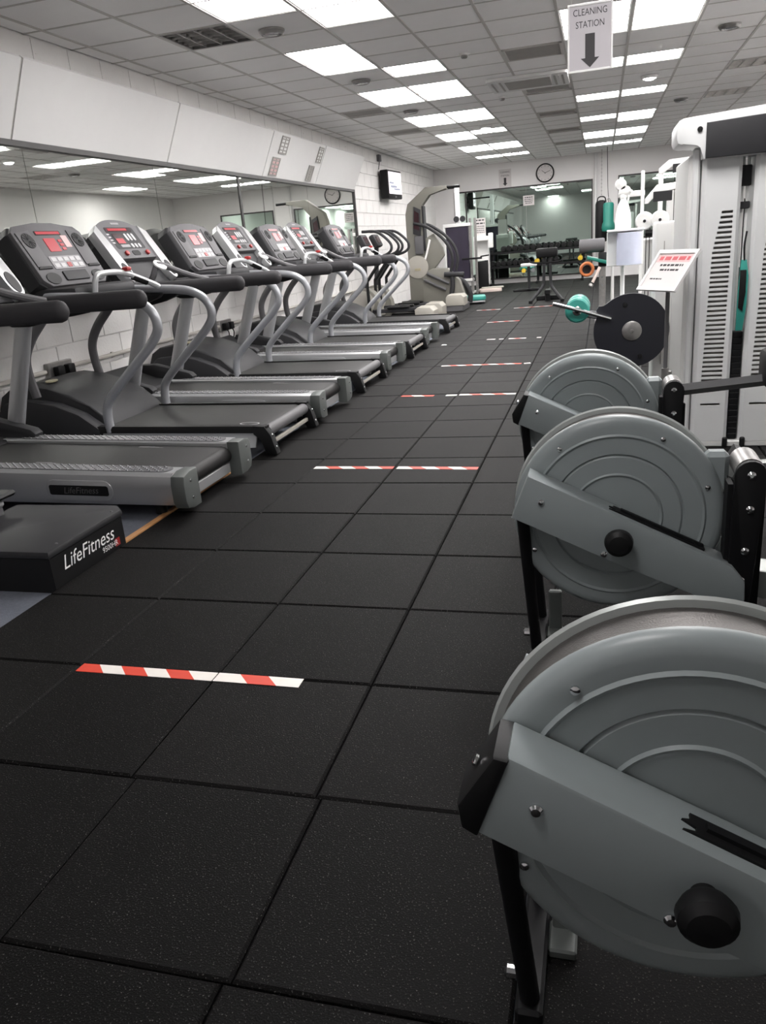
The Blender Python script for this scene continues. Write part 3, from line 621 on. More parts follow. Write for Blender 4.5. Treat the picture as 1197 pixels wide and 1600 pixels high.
bm = NB(); box(bm, (0, 0.155, 0.03), (0.0007, 0.192, 0.066)); o = build('red_stripe', bm, M_red, t, smooth=False)
for y in (-0.2, 0.2): bm = NB(); lathe(bm, [(0.007, 0), (0.005, 0.004)], (-0.02, y, 0.185), (0, 0, 1), 8); build('screw', bm, M_grey, t)
for s in (-0.12, 0.12):
    bm = NB(); box(bm, (-1.5, s-0.035, 0.225), (-0.55, s+0.035, 0.265), 0.012); pa = build('pedal_arm', bm, M_silver, t)
    bm = NB(); box(bm, (-0.9, s-0.09, 0.266), (-0.52, s+0.09, 0.292), 0.012); build('foot_pedal', bm, M_black, pa)
    bm = NB(); box(bm, (-0.62, s-0.03, 0.18), (-0.57, s+0.03, 0.226)); build('track_roller', bm, M_grey, t)
bm = NB(); box(bm, (-1.9, -0.3, 0.0), (-1.2, 0.3, 0.5), 0.08, 3); build('drive_housing', bm, M_greyd, t)
bm = NB(); box(bm, (-1.25, -0.05, 0.02), (-0.6, 0.05, 0.11), 0.01); build('frame_beam', bm, M_grey, t)
bm = NB(); tube(bm, [(-1.55, 0, 0.45), (-1.45, 0, 1.2)], 0.05, n=12); build('post', bm, M_grey, t)
bm = NB(); box(bm, (-1.62, -0.2, 1.2), (-1.42, 0.2, 1.5), 0.04, 2); build('console', bm, M_greyd, t)
# the nearest silver treadmill carries its console a little further back
for o in ta.children:
    if o.name.split('.')[0] in ('console', 'console_back', 'side_trim', 'speaker_grille', 'console_base'): o.location.x += 0.13
# ---------------------------------------------------------------- rowing machines (local: face of the flywheel cover at y=0 looking to -y)
def mk_rower(label):
    t = thing('rowing_machine', label, 'rowing machine', group='rowing machines beside the aisle')
    zc, R = 0.494, 0.270
    bm = NB(); lathe(bm, [(R-0.02, -0.03), (R, -0.024), (R, -0.016), (R-0.005, -0.007), (R-0.015, -0.001), (R-0.028, 0.001), (0.224, 0.001), (0.219, 0.0055), (0.213, 0.001), (0.171, 0.001), (0.167, -0.005), (0.162, 0.0), (0.119, 0.0), (0.115, 0.0045), (0.109, 0.0), (0.001, 0.0)], (0, 0, zc), (0, -1, 0), 72); build('flywheel_cover', bm, M_row, t)
    bm = NB(); lathe(bm, [(R-0.009, 0.02), (R-0.009, 0.094)], (0, 0, zc), (0, 1, 0), 72); build('flywheel_cage', bm, M_mesh, t)
    bm = NB(); lathe(bm, [(R-0.03, 0.092), (R+0.002, 0.093), (R+0.006, 0.098), (R+0.002, 0.104), (R-0.03, 0.112), (0.001, 0.118)], (0, 0, zc), (0, 1, 0), 72); build('far_cover', bm, M_rowrim, t)
    for a in (20, 62, 128, 205, 330):
        x, z = 0.237*math.cos(math.radians(a)), 0.237*math.sin(math.radians(a))
        bm = NB(); lathe(bm, [(0.0065, 0), (0.0065, 0.004), (0.003, 0.006)], (x, -0.001, zc+z), (0, -1, 0), 10); build('cover_screw', bm, M_chrome, t)
    poly = [(-0.222, 0.632), (-0.268, 0.515), (0.02, 0.385), (0.305, 0.262), (0.315, 0.30), (0.312, 0.35), (0.28, 0.392), (0.04, 0.507)]
    bm = NB(); prism(bm, poly, -0.085, -0.004, 'y', bev=0.007); be = build('frame_beam', bm, M_row, t)
    for x, z, m in ((-0.19, 0.56, M_chrome), (-0.03, 0.418, M_chrome)):
        bm = NB(); lathe(bm, [(0.009, 0), (0.009, 0.003), (0.006, 0.007), (0.001, 0.008)], (x, -0.084, z), (0, -1, 0), 12); build('beam_bolt', bm, m, be)
    d = Vector((0.5, 0, -0.235)).normalized(); nrm = Vector((0.235, 0, 0.5)).normalized()
    m = basis((-0.02, -0.045, 0.5355), d, (0, 1, 0))
    bm = NB(); prism(bm, [(0, -0.017), (0.018, -0.012), (0.018, -0.005), (0.0, 0.0), (0.012, 0.006), (0.012, 0.017), (0.26, 0.017), (0.26, -0.017)], -0.004, 0.0035, 'z', mx=m); s_ = build('beam_slot', bm, M_black, be, smooth=False)
    bm = NB(); box(bm, (0.03, -0.005, 0.0), (0.255, 0.006, 0.009), mx=m); build('chain_guide', bm, M_blackm, s_, smooth=False)
    bm = NB(); prism(bm, [(-0.221, 0.628), (-0.264, 0.510), (-0.284, 0.522), (-0.288, 0.556), (-0.240, 0.632)], -0.089, 0.0, 'y', bev=0.006); cp = build('end_cap', bm, M_black, t)
    bm = NB(); lathe(bm, [(0.008, 0), (0.008, 0.004), (0.002, 0.006)], (-0.267, -0.045, 0.594), (-0.9, 0, 0.45), 10); build('cap_screw', bm, M_chrome, cp)
    bm = NB(); lathe(bm, [(0.016, 0), (0.016, 0.02), (0.030, 0.022), (0.036, 0.034), (0.034, 0.048), (0.024, 0.058), (0.001, 0.061)], (0.005, -0.083, 0.465), (0, -1, 0), 24); build('knob', bm, M_black, t)
    # far beam, legs and front foot
    bm = NB(); prism(bm, poly, 0.137, 0.175, 'y', bev=0.007); build('far_beam', bm, M_row, t)
    for a, b in ((-0.03, 0.09), (0.165, 0.31)):
        bm = NB(); cyl(bm, (-0.245, a, 0.52), (-0.222, b, 0.035), 0.0165, n=14); lg = build('leg', bm, M_blackm, t)
        bm = NB(); lathe(bm, [(0.012, 0), (0.012, 0.02), (0.007, 0.024)], (-0.237, b-0.005, 0.09), (-1, 0, 0), 10); build('leg_bolt', bm, M_chrome, lg)
    bm = NB(); box(bm, (-0.245, 0.06, 0.0), (-0.2, 0.36, 0.035), 0.006); build('front_foot', bm, M_blackm, t)
    bm = NB(); box(bm, (-0.195, 0.25, 0.0), (-0.155, 0.27, 0.15), 0.004); box(bm, (-0.2, 0.2, 0.0), (-0.15, 0.27, 0.02), 0.004); o = build('caster_bracket', bm, M_cast, t); o['label'] = 'dull grey caster bracket'
    # monitor post and arm
    bm = NB(); prism(bm, [(0.272, 0.26), (0.325, 0.24), (0.348, 0.62)]+[(0.311+0.037*math.cos(math.radians(a)), 0.625+0.037*math.sin(math.radians(a))) for a in range(0, 181, 20)], -0.07, -0.055, 'y', bev=0.003); po = build('monitor_post', bm, M_blackm, t)
    bm = NB(); prism(bm, [(0.262, 0.25), (0.36, 0.24), (0.36, 0.56), (0.27, 0.6)], 0.0, 0.02, 'y'); box(bm, (0.262, -0.055, 0.26), (0.275, 0.0, 0.60)); build('post_bracket', bm, M_blackm, po)
    for x, z in ((0.311, 0.628), (0.313, 0.54), (0.308, 0.43), (0.303, 0.35), (0.3, 0.31)):
        bm = NB(); lathe(bm, [(0.010, 0), (0.010, 0.004), (0.005, 0.008)], (x, -0.07, z), (0, -1, 0), 10); build('post_bolt', bm, M_chrome, po)
    bm = NB(); cyl(bm, (0.311, -0.052, 0.63), (0.311, 0.06, 0.63), 0.034, n=20); build('pivot_sleeve', bm, M_alum, t)
    bm = NB(); tube(bm, [(0.31, 0.0, 0.612), (0.5, 0.0, 0.63), (0.66, 0.0, 0.645)], 0.022, n=4, k=2); build('monitor_arm', bm, M_greyd, t)
    bm = NB(); box(bm, (0.62, -0.09, 0.62), (0.68, 0.09, 0.75), 0.02, 2); build('monitor', bm, M_black, t)
    bm = NB(); box(bm, (0.215, 0.02, 0.55), (0.275, 0.07, 0.66), 0.012); build('cage_tab', bm, M_row, t)
    # rail, seat and foot rests reaching out of the picture
    bm = NB(); prism(bm, [(0.3, 0.27), (0.3, 0.35), (0.62, 0.30), (1.95, 0.36), (1.95, 0.30), (0.62, 0.22)], 0.02, 0.11, 'y', bev=0.006); build('monorail', bm, M_rowrim, t)
    for s in (-0.10, 0.15): bm = NB(); prism(bm, [(0.45, 0.1), (0.47, 0.1), (0.6, 0.33), (0.575, 0.34)], s, s+0.09, 'y', bev=0.004); build('foot_rest', bm, M_black, t)
    bm = NB(); prism(bm, rrect(1.1, -0.08, 1.42, 0.21, 0.09), 0.375, 0.42, 'z', bev=0.01); box(bm, (1.2, 0.0, 0.345), (1.32, 0.13, 0.376)); build('seat', bm, M_black, t)
    bm = NB(); box(bm, (1.86, -0.16, 0.0), (1.9, 0.29, 0.035), 0.006); box(bm, (1.862, 0.04, 0.03), (1.898, 0.09, 0.32)); build('rear_leg', bm, M_blackm, t)
    return t
rw = mk_rower('grey rowing machine nearest the camera, cut by the right edge'); rw.location = (0.765, -0.045, 0)
r2 = dup(rw, (0.69, 1.12, 0), 'grey rowing machine in the middle of the three, its beam end cap missing')
for o in list(r2.children):
    if o.name.startswith('end_cap'):
        for q in list(o.children): bpy.data.objects.remove(q)
        bpy.data.objects.remove(o)
dup(rw, (0.60, 2.21, 0), 'grey rowing machine farthest of the three, just before the navy disc')

# ---------------------------------------------------------------- tape strips on the rubber floor
tw = 0.048
def tape(p0, p1, label, first_red=True, pitch=0.085, w=tw):
    p0, p1 = Vector((*p0, 0)), Vector((*p1, 0)); d = p1-p0; Ln = d.length; d.normalize(); s = Vector((-d.y, d.x, 0))
    t = bpy.data.objects.new('floor_tape', None); bm = NB(); n = max(1, round(Ln/pitch)); sk = 0.045
    xs = [Ln*k/n for k in range(n+1)]
    for k in range(n):
        a, b = xs[k], xs[k+1]
        e0 = sk if k else 0; e1 = sk if k < n-1 else 0
        q = [(a+e0-sk*0.5*(k > 0), -w/2), (b+e1-sk*0.5*(k < n-1), -w/2), (b-sk*0.5*(k < n-1), w/2), (a-sk*0.5*(k > 0), w/2)]
        bot = [bm.verts.new(p0+d*x+s*y+Vector((0, 0, 0.0005))) for x, y in q]; top = [bm.verts.new(p0+d*x+s*y+Vector((0, 0, 0.0016))) for x, y in q]
        fs = [bm.faces.new(top)]+[bm.faces.new((bot[i], bot[(i+1) % 4], top[(i+1) % 4], top[i])) for i in range(4)]
        for f in fs: f.material_index = 0 if (k % 2 == 0) == first_red else 1
    for v in bm.verts: v.co -= p0
    o = build('floor_tape', bm, [M_tred, M_twhite], smooth=False); tag(o, label, 'tape', 'red and white tape strips on the floor', p0)
tape((-0.987, 0.979), (-0.500, 0.979), 'nearest red and white floor tape, longer left piece', True, 0.085)
tape((-0.496, 0.980), (-0.213, 0.978), 'nearest red and white floor tape, short torn right piece', False, 0.085)
tape((-0.993, 3.302), (-0.504, 3.291), 'second nearest floor tape, left piece starting white', False, 0.085)
tape((-0.481, 3.290), (-0.009, 3.267), 'second nearest floor tape, right piece with curled end', False, 0.085)
tape((-0.973, 5.461), (-0.691, 5.431), 'floor tape third from the camera, left piece', True, 0.085)
tape((-0.587, 5.428), (-0.495, 5.425), 'very short white floor tape bit of the third line', False, 0.085)
tape((-0.476, 5.438), (-0.011, 5.409), 'floor tape third from the camera, right piece', False, 0.085)
tape((-0.924, 7.013), (-0.108, 6.964), 'floor tape fourth from the camera, long piece', False, 0.085)
tape((-0.082, 6.957), (-0.020, 6.969), 'tiny end piece of the fourth floor tape line', False, 0.085)
tape((-0.721, 8.992), (-0.616, 8.976), 'worn white scrap at the left of the fifth floor tape line', False, 0.085)
tape((-0.567, 8.970), (-0.511, 8.967), 'worn tape scrap, second from left in the fifth line', False, 0.085)
tape((-0.448, 8.967), (-0.235, 8.945), 'red and white middle piece of the fifth floor tape line', False, 0.085)
tape((-0.104, 8.943), (-0.050, 8.940), 'worn white scrap at the right end of the fifth tape line', False, 0.085)
tape((-0.991, 11.017), (-0.510, 11.031), 'sixth floor tape line from the camera, single piece', False, 0.085)
tape((-1.449, 13.110), (-1.033, 13.082), 'farthest floor tape line, left piece near the teal step', False, 0.085)
tape((-0.805, 13.124), (-0.125, 13.174), 'farthest floor tape line, right piece by the black pad stand feet', False, 0.085)

# ---------------------------------------------------------------- dual cable machine with slotted shrouds
t = thing('cable_machine', 'tall pale grey cable machine with two slotted shrouds behind the rowers', 'weight machine', (1.25, 3.68, 0))
def shroud(x0, x1, name='shroud'):
    bm = NB(); zb, zt, s0, s1 = 0.03, 1.5, 0.345, 1.26
    for a, b in ((x0, x0+0.02), (x1-0.02, x1)): prism(bm, [(a, 0.02), ((a+0.018 if a == x0 else a), 0.0), ((b if a == x0 else b-0.018), 0.0), (b, 0.02), (b, 0.26), (a, 0.26)], zb, zt, 'z')
    box(bm, (x0+0.02, 0, zb), (x1-0.02, 0.012, 0.235)); box(bm, (x0+0.02, 0, 0.247), (x1-0.02, 0.012, s0)); box(bm, (x0+0.02, 0, s1), (x1-0.02, 0.012, zt))
    box(bm, (x0+0.02, 0, 0.235), (x0+0.045, 0.012, 0.247)); box(bm, (x1-0.045, 0, 0.235), (x1-0.02, 0.012, 0.247))
    n = 37; w = x1-x0
    for k in range(n):
        z0 = s0+(s1-s0)*k/n; z1 = z0+(s1-s0)/n; f = k/n
        l = x0+0.042+0.03*f; r_ = x1-0.042+0.008*f
        if k > n-9: l += 0.03*(k-(n-9))/8
        zm = z0+(z1-z0)*0.52
        box(bm, (x0+0.02, 0, z0), (l, 0.012, z1)); box(bm, (r_, 0, z0), (x1-0.02, 0.012, z1)); box(bm, (l, 0, zm), (r_, 0.012, z1))
    build(name, bm, M_machg, t, smooth=False)
    bm = NB(); box(bm, (x0+0.02, 0.05, zb), (x1-0.02, 0.055, zt)); build('shroud_lining', bm, M_vent, t, smooth=False)
shroud(-0.11, 0.08); shroud(0.14, 0.34)
bm = NB(); prism(bm, [(-0.118, 1.5), (-0.124, 1.56), (-0.145, 1.574), (-0.215, 1.575), (-0.235, 1.583), (-0.243, 1.603), (-0.243, 1.667), (-0.233, 1.688), (-0.21, 1.698), (0.55, 1.74), (0.55, 1.5)], -0.03, 0.3, 'y', bev=0.006); build('top_beam', bm, M_machg, t)
bm = NB(); prism(bm, [(-0.105, 1.502), (-0.105, 1.665), (0.5, 1.69), (0.5, 1.502)], -0.06, -0.029, 'y', bev=0.008); o = build('header_panel', bm, M_greyd, t); o['label'] = 'dark grey header panel'
bm = NB(); lathe(bm, [(0.013, 0), (0.013, 0.008), (0.001, 0.01)], (-0.135, -0.029, 1.64), (0, -1, 0), 12); build('header_bolt', bm, M_black, t)
bm = NB(); box(bm, (-0.175, 0.04, 0.0), (-0.115, 0.8, 1.53), 0.012); build('side_panel', bm, M_mach, t)
bm = NB(); box(bm, (-0.155, 0.03, 0.0), (-0.12, 0.06, 1.56), 0.008); build('frame_post', bm, M_machg, t)
bm = NB(); box(bm, (-0.17, 0.0, 0.0), (0.55, 0.8, 0.03), 0.004); build('base_plate', bm, M_mach, t)
for k in range(18): bm = NB(); box(bm, (0.087, 0.035, 0.035+k*0.033), (0.134, 0.2, 0.066+k*0.033), 0.002); build('weight_plate', bm, M_blackm, t, smooth=False)
for x in (0.098, 0.123): bm = NB(); cyl(bm, (x, 0.11, 0.62), (x, 0.11, 1.52), 0.008, n=10); build('guide_rod', bm, M_bright, t)
for z, h in ((1.36, 0.1), (1.25, 0.035)): bm = NB(); box(bm, (0.086, 0.08, z), (0.135, 0.14, z+h), 0.004); build('pulley_block', bm, M_greyd, t)
bm = NB(); cyl(bm, (0.11, 0.09, 0.63), (0.11, 0.09, 1.3), 0.003, n=6); build('cable', bm, M_blackm, t)
for x in (-0.09, 0.07, 0.16, 0.32): bm = NB(); lathe(bm, [(0.014, 0), (0.014, 0.05), (0.01, 0.055)], (x, -0.012, 0.0), (0, 0, 1), 10); build('rubber_foot', bm, M_black, t)
t = thing('exercise_strap', 'teal and black padded strap hanging in the gap of the cable machine', 'strap', (1.361, 3.66, 0.64))
bm = NB(); prism(bm, [(-0.022, 0.0), (0.012, 0.0), (0.022, 0.12), (0.024, 0.28), (0.012, 0.36), (-0.016, 0.36), (-0.022, 0.2)], 0.0, 0.012, 'y', bev=0.003); build('strap_body', bm, M_teal, t)
bm = NB(); prism(bm, [(-0.018, 0.12), (0.004, 0.10), (0.014, 0.2), (0.012, 0.31), (-0.018, 0.31)], -0.008, 0.001, 'y', bev=0.002); build('pad', bm, M_black, t)
bm = NB(); tube(bm, [(0, 0.004, 0.355), (-0.004, 0.004, 0.43), (0.004, 0.01, 0.5)], 0.005, n=6); build('hook', bm, M_blackm, t)

# ---------------------------------------------------------------- notice on a stand
t = thing('sign_stand', 'pink printed notice on a tilted white board atop a grey pole', 'sign', (0.99, 3.625, 0))
az, tl = -1.0176, 0.64; u = Vector((math.cos(az), math.sin(az), 0)); n = Vector((math.sin(az), -math.cos(az), 0)); v = -n*math.sin(tl)+Vector((0, 0, math.cos(tl)))
B = basis((-0.006, 0.0, 0.975), u, v)
if (Vector((B[0][2], B[1][2], B[2][2]))).dot(n) < 0: print('sign flip')
def pl(lo, hi, m, nm, par, bev=0.0): bm = NB(); box(bm, lo, hi, bev, mx=B); return build(nm, bm, m, par, smooth=False)
bd = pl((-0.152, -0.11, -0.004), (0.152, 0.11, 0.0), M_paper, 'printed_sheet', t)
for lo, hi in (((-0.165, 0.1, -0.006), (0.165, 0.121, 0.007)), ((-0.165, -0.121, -0.006), (0.165, -0.1, 0.007)), ((-0.165, -0.1, -0.006), (-0.148, 0.1, 0.007)), ((0.148, -0.1, -0.006), (0.165, 0.1, 0.007))): pl(lo, hi, M_white, 'frame_bar', t)
pl((-0.145, 0.05, 0.0), (0.145, 0.094, 0.0008), M_pinkp, 'pink_band', bd)
print_lines([(0, 0.072, 0.25, 0.022)], B @ Matrix.Translation((0, 0, 0.001)), M_inkr, bd)
print_lines([(0.01, 0.032, 0.2, 0.012), (0.01, 0.004, 0.16, 0.011), (-0.06, -0.05, 0.1, 0.008)], B, M_ink, bd)
bm = NB(); cyl(bm, (0, 0.01, 0.40), (0, 0.01, 0.95), 0.011, n=12); cyl(bm, (0, 0.01, 0.03), (0, 0.01, 0.42), 0.014, n=12); build('pole', bm, M_grey, t)
bm = NB(); cyl(bm, (0, 0.01, 0.40), (0, 0.01, 0.46), 0.02, n=14); box(bm, (0.012, 0.0, 0.415), (0.035, 0.02, 0.445), 0.004); build('collar', bm, M_alum, t)
bm = NB(); lathe(bm, [(0.1, 0), (0.1, 0.012), (0.02, 0.03), (0.018, 0.035)], (0, 0.01, 0), (0, 0, 1), 24); build('pole_base', bm, M_grey, t)

# ---------------------------------------------------------------- leg machine with navy cam disc
t = thing('leg_machine', 'white leg machine with large navy disc and teal rollers', 'weight machine', (0.84, 4.6, 0))
bm = NB(); zc = 0.555; R = 0.24
pts = [(R*math.cos(math.radians(a)), zc+R*math.sin(math.radians(a))) for a in range(-95, 140, 7)]+[(-0.205, zc+0.17), (-0.225, zc+0.14)]+[(R*math.cos(math.radians(a)), zc+R*math.sin(math.radians(a))) for a in range(150, 262, 7)]
prism(bm, pts, -0.015, 0.015, 'y', bev=0.003); di = build('cam_disc', bm, M_navy, t)
bm = NB(); lathe(bm, [(0.063, 0), (0.063, 0.008), (0.055, 0.012), (0.012, 0.012), (0.01, 0.02), (0.001, 0.021)], (0.005, -0.015, zc), (0, -1, 0), 28); build('hub', bm, M_alum, di)
for x, z in ((-0.04, 0.17), (0.06, -0.17)): bm = NB(); lathe(bm, [(0.016, 0), (0.014, 0.012), (0.001, 0.014)], (x, -0.015, zc+z), (0, -1, 0), 12); build('disc_bolt', bm, M_black, di)
bm = NB(); tube(bm, [(-0.50, -0.10, 0.765), (-0.3, -0.06, 0.70), (-0.13, -0.03, 0.64)], 0.012, n=8, k=2); build('lever', bm, M_chrome, t)
bm = NB(); box(bm, (-0.37, 0.105, 0.62), (-0.12, 0.135, 0.67), 0.006, mx=Matrix.Translation((-0.18, 0, 0.62)) @ Matrix.Rotation(math.radians(12), 4, 'Y') @ Matrix.Translation((0.18, 0, -0.62))); build('roller_arm', bm, M_grey, t)
for y0, y1 in ((-0.03, 0.10), (0.14, 0.34)):
    bm = NB(); lathe(bm, [(0.02, 0), (0.07, 0.002), (0.08, 0.012), (0.08, (y1-y0)-0.012), (0.07, (y1-y0)-0.002), (0.02, y1-y0)], (-0.345, y0, 0.705), (0, 1, 0), 24); ro = build('foam_roller', bm, M_teal, t)
bm = NB(); cyl(bm, (-0.345, -0.06, 0.705), (-0.345, 0.36, 0.705), 0.014, n=12); lathe(bm, [(0.03, 0), (0.03, 0.012), (0.014, 0.02)], (-0.345, -0.04, 0.705), (0, -1, 0), 14); build('roller_axle', bm, M_chrome, t)
bm = NB(); box(bm, (0.15, 0.16, 0.02), (0.62, 0.58, 1.22), 0.02, 2); build('stack_tower', bm, M_mach, t)
bm = NB(); cyl(bm, (0.005, 0.015, zc), (0.005, 0.36, zc), 0.035, n=16); box(bm, (0.0, 0.2, zc-0.04), (0.2, 0.28, zc+0.04), 0.006); build('axle_housing', bm, M_mach, t)
bm = NB(); box(bm, (-0.1, 0.16, 0.0), (0.66, 0.62, 0.03), 0.005); box(bm, (0.03, 0.2, 0.03), (0.08, 0.28, zc), 0.005); build('base_frame', bm, M_mach, t)
for z in (0.3, 0.8): bm = NB(); box(bm, (0.2, 0.148, z), (0.205, 0.162, z+0.3)); build('panel_seam', bm, M_vent, t, smooth=False)
bm = NB(); prism(bm, rrect(-0.02, 0.36, 0.14, 0.58, 0.03), 0.60, 0.66, 'z', bev=0.012); box(bm, (0.0, 0.5, 0.03), (0.06, 0.56, 0.6)); build('seat_pad', bm, M_teal, t)

# ---------------------------------------------------------------- cleaning station: holder, paper roll, spray bottle
t = thing('paper_holder_stand', 'white paper towel holder on a stand left of the tilted notice', 'stand', (0.835, 5.6, 0))
bm = NB(); box(bm, (-0.15, -0.02, 0.925), (0.115, 0.0, 1.175), 0.006); build('back_board', bm, M_bright, t)
bm = NB(); box(bm, (-0.15, -0.16, 1.176), (0.115, 0.02, 1.19), 0.004); build('shelf', bm, M_bright, t)
bm = NB(); lathe(bm, [(0.03, 0), (0.092, 0.001), (0.092, 0.228), (0.03, 0.23)], (0.012, -0.115, 0.935), (0, 0, 1), 28); build('paper_roll', bm, M_blueish, t)
bm = NB(); cyl(bm, (-0.03, 0.02, 0.02), (-0.03, 0.02, 1.175), 0.016, n=12); build('post', bm, M_bright, t)
bm = NB(); lathe(bm, [(0.14, 0), (0.14, 0.012), (0.03, 0.03)], (-0.03, 0.02, 0), (0, 0, 1), 24); build('base', bm, M_mach, t)
def bottle(x, y, z, label, rz=0.0):
    t = thing('spray_bottle', label, 'spray bottle', (x, y, z), rz); t.scale = (1.2, 1.2, 1.2)
    bm = NB(); lathe(bm, [(0.042, 0), (0.048, 0.006), (0.048, 0.05), (0.044, 0.09), (0.030, 0.145), (0.018, 0.165), (0.016, 0.178)], (0, 0, 0), (0, 0, 1), 24); build('bottle', bm, M_bright, t)
    bm = NB(); lathe(bm, [(0.02, 0.176), (0.02, 0.195), (0.013, 0.2)], (0, 0, 0), (0, 0, 1), 16); box(bm, (-0.045, -0.013, 0.198), (0.03, 0.013, 0.228), 0.007, 2); build('spray_head', bm, M_bright, t)
    bm = NB(); tube(bm, [(-0.026, 0, 0.2), (-0.034, 0, 0.18), (-0.03, 0, 0.158)], 0.006, n=6); cyl(bm, (-0.045, 0, 0.214), (-0.056, 0, 0.214), 0.008, n=10); build('trigger', bm, M_bright, t)
bottle(0.80, 5.52, 1.191, 'white spray bottle on top of the paper towel holder', 2.6)
# hanging sign
t = thing('hanging_sign', 'cleaning station sign with down arrow hanging from the ceiling', 'sign', (0.575, 4.2, 2.06))
bm = NB(); box(bm, (-0.116, -0.001, 0.0), (0.116, 0.004, 0.325)); sh = build('printed_sheet', bm, M_sheet, t, smooth=False)
for lo, hi in (((-0.122, -0.006, -0.008), (-0.112, 0.008, 0.33)), ((0.112, -0.006, -0.008), (0.122, 0.008, 0.33)), ((-0.112, -0.006, -0.008), (0.112, 0.008, 0.004)), ((-0.112, -0.006, 0.318), (0.112, 0.008, 0.33))): bm = NB(); box(bm, lo, hi, 0.002); build('frame_bar', bm, M_white, t)
Bs = basis((0, -0.0016, 0), (1, 0, 0), (0, 0, 1))
text('lettering', 'CLEANING', 0.047, Bs @ Matrix.Translation((0, 0.285, 0)), M_ink, sh, squash=0.8); text('lettering', 'STATION', 0.047, Bs @ Matrix.Translation((0, 0.225, 0)), M_ink, sh, squash=0.8)
bm = NB(); prism(bm, [(-0.026, 0.18), (-0.026, 0.06), (-0.05, 0.06), (0, 0.012), (0.05, 0.06), (0.026, 0.06), (0.026, 0.18)], 0.0, 0.0012, 'z', mx=Bs); build('arrow', bm, M_ink, sh, smooth=False)
for x in (-0.1, 0.1): bm = NB(); cyl(bm, (x, 0.001, 0.329), (x, 0.001, H-2.06), 0.0015, n=6); build('wire', bm, M_white, t)
# ---------------------------------------------------------------- far wall: mirrors, clock, signs, pipes
def wall_mirror(x0, x1, z0, z1, cuts, label, y=YB-0.001):
    t = thing('wall_mirror', label, 'mirror', ((x0+x1)/2, y, z0)); w = (x1-x0)/2; h = z1-z0; cx = (x0+x1)/2
    c = [x0]+cuts+[x1]
    for a, b in zip(c, c[1:]): bm = NB(); box(bm, (a-cx+0.003, -0.012, 0), (b-cx-0.003, 0, h)); build('mirror_panel', bm, M_mirrorg, t, smooth=False)
    for lo, hi in (((-w-0.03, -0.03, h), (w+0.03, 0, h+0.035)), ((-w-0.03, -0.03, -0.03), (w+0.03, 0, 0)), ((-w-0.03, -0.03, 0), (-w, 0, h)), ((w, -0.03, 0), (w+0.03, 0, h))): bm = NB(); box(bm, lo, hi); build('frame_bar', bm, M_frame, t, smooth=False)
    for a in cuts[:1]: bm = NB(); box(bm, (a-cx-0.018, -0.02, 0), (a-cx+0.018, 0, h)); build('divider', bm, M_frame, t, smooth=False)
wall_mirror(-3.0, 0.40, 0.14, 2.30, [-2.73, -1.2], 'wide green tinted mirror on the far wall behind the dumbbells')
wall_mirror(1.06, 2.6, 0.9, 2.32, [], 'smaller dark framed mirror on the far wall behind the white machines')
t = thing('wall_clock', 'round wall clock with dark rim above the far mirror', 'clock', (-0.72, YB, 2.58))
bm = NB(); lathe(bm, [(0.215, 0), (0.225, 0.03), (0.215, 0.05), (0.195, 0.05), (0.19, 0.035), (0.001, 0.035)], (0, 0, 0), (0, -1, 0), 40); build('rim', bm, M_black, t)
bm = NB(); lathe(bm, [(0.192, 0.034), (0.192, 0.04), (0.001, 0.04)], (0, 0, 0), (0, -1, 0), 40); fc = build('face', bm, M_paper, t)
Bc = basis((0, -0.041, 0), (1, 0, 0), (0, 0, 1)); bm = NB()
for k in range(12):
    a = k*PI/6; box(bm, (-0.004, 0.15, 0), (0.004, 0.175, 0.001), mx=Bc @ Matrix.Rotation(a, 4, 'Z'))
build('hour_marks', bm, M_ink, fc, smooth=False)
for a, l in ((math.radians(52), 0.10), (math.radians(-70), 0.14)): bm = NB(); box(bm, (-0.005, -0.02, 0.001), (0.005, l, 0.003), mx=Bc @ Matrix.Rotation(a, 4, 'Z')); build('clock_hand', bm, M_ink, fc, smooth=False)
def poster(name, x, z, w, h, y, label, lines, arrow=False, sz=0.05):
    # an empty list of lines means print too small to read
    t = thing(name, label, 'sign', (x, y, z)); bm = NB(); box(bm, (-w/2, -0.004, 0), (w/2, 0.0, h)); s = build('sheet', bm, M_paper, t, smooth=False)
    B = basis((0, -0.0044, 0), (1, 0, 0), (0, 0, 1))
    for k, l in enumerate(lines): text('lettering', l, sz, B @ Matrix.Translation((0, h-sz*1.1-k*sz*1.35, 0)), M_ink, s, squash=0.8)
    if not lines: print_lines([(0, h*0.8, w*0.7, 0.022), (0, h*0.6, w*0.75, 0.016), (0, h*0.42, w*0.7, 0.016), (0, h*0.24, w*0.6, 0.016)], B, M_ink, s)
    if arrow: bm = NB(); prism(bm, [(-0.03, 0.22), (-0.03, 0.09), (-0.06, 0.09), (0, 0.03), (0.06, 0.09), (0.03, 0.09), (0.03, 0.22)], 0, 0.001, 'z', mx=B); build('arrow', bm, M_ink, s, smooth=False)
    return t
poster('wall_sign', -1.715, 2.345, 0.31, 0.42, YB, 'small cleaning station sign with arrow on the far wall', ['CLEANING', 'STATION'], True, 0.062)
poster('notice', -1.135, 1.86, 0.28, 0.24, YB-0.014, 'white paper notice stuck on the far mirror glass', [], False, 0.05)
t = thing('wall_pipe', 'vertical white pipe beside the far mirror', 'pipe', (0.5, YB-0.06, 0)); bm = NB(); cyl(bm, (0, 0, 0), (0, 0, H), 0.035, n=14); build('pipe', bm, M_white, t)
bm = NB(); cyl(bm, (0, -0.0, H-0.06), (0, 0, H-0.02), 0.05, n=14); build('pipe_collar', bm, M_white, t)
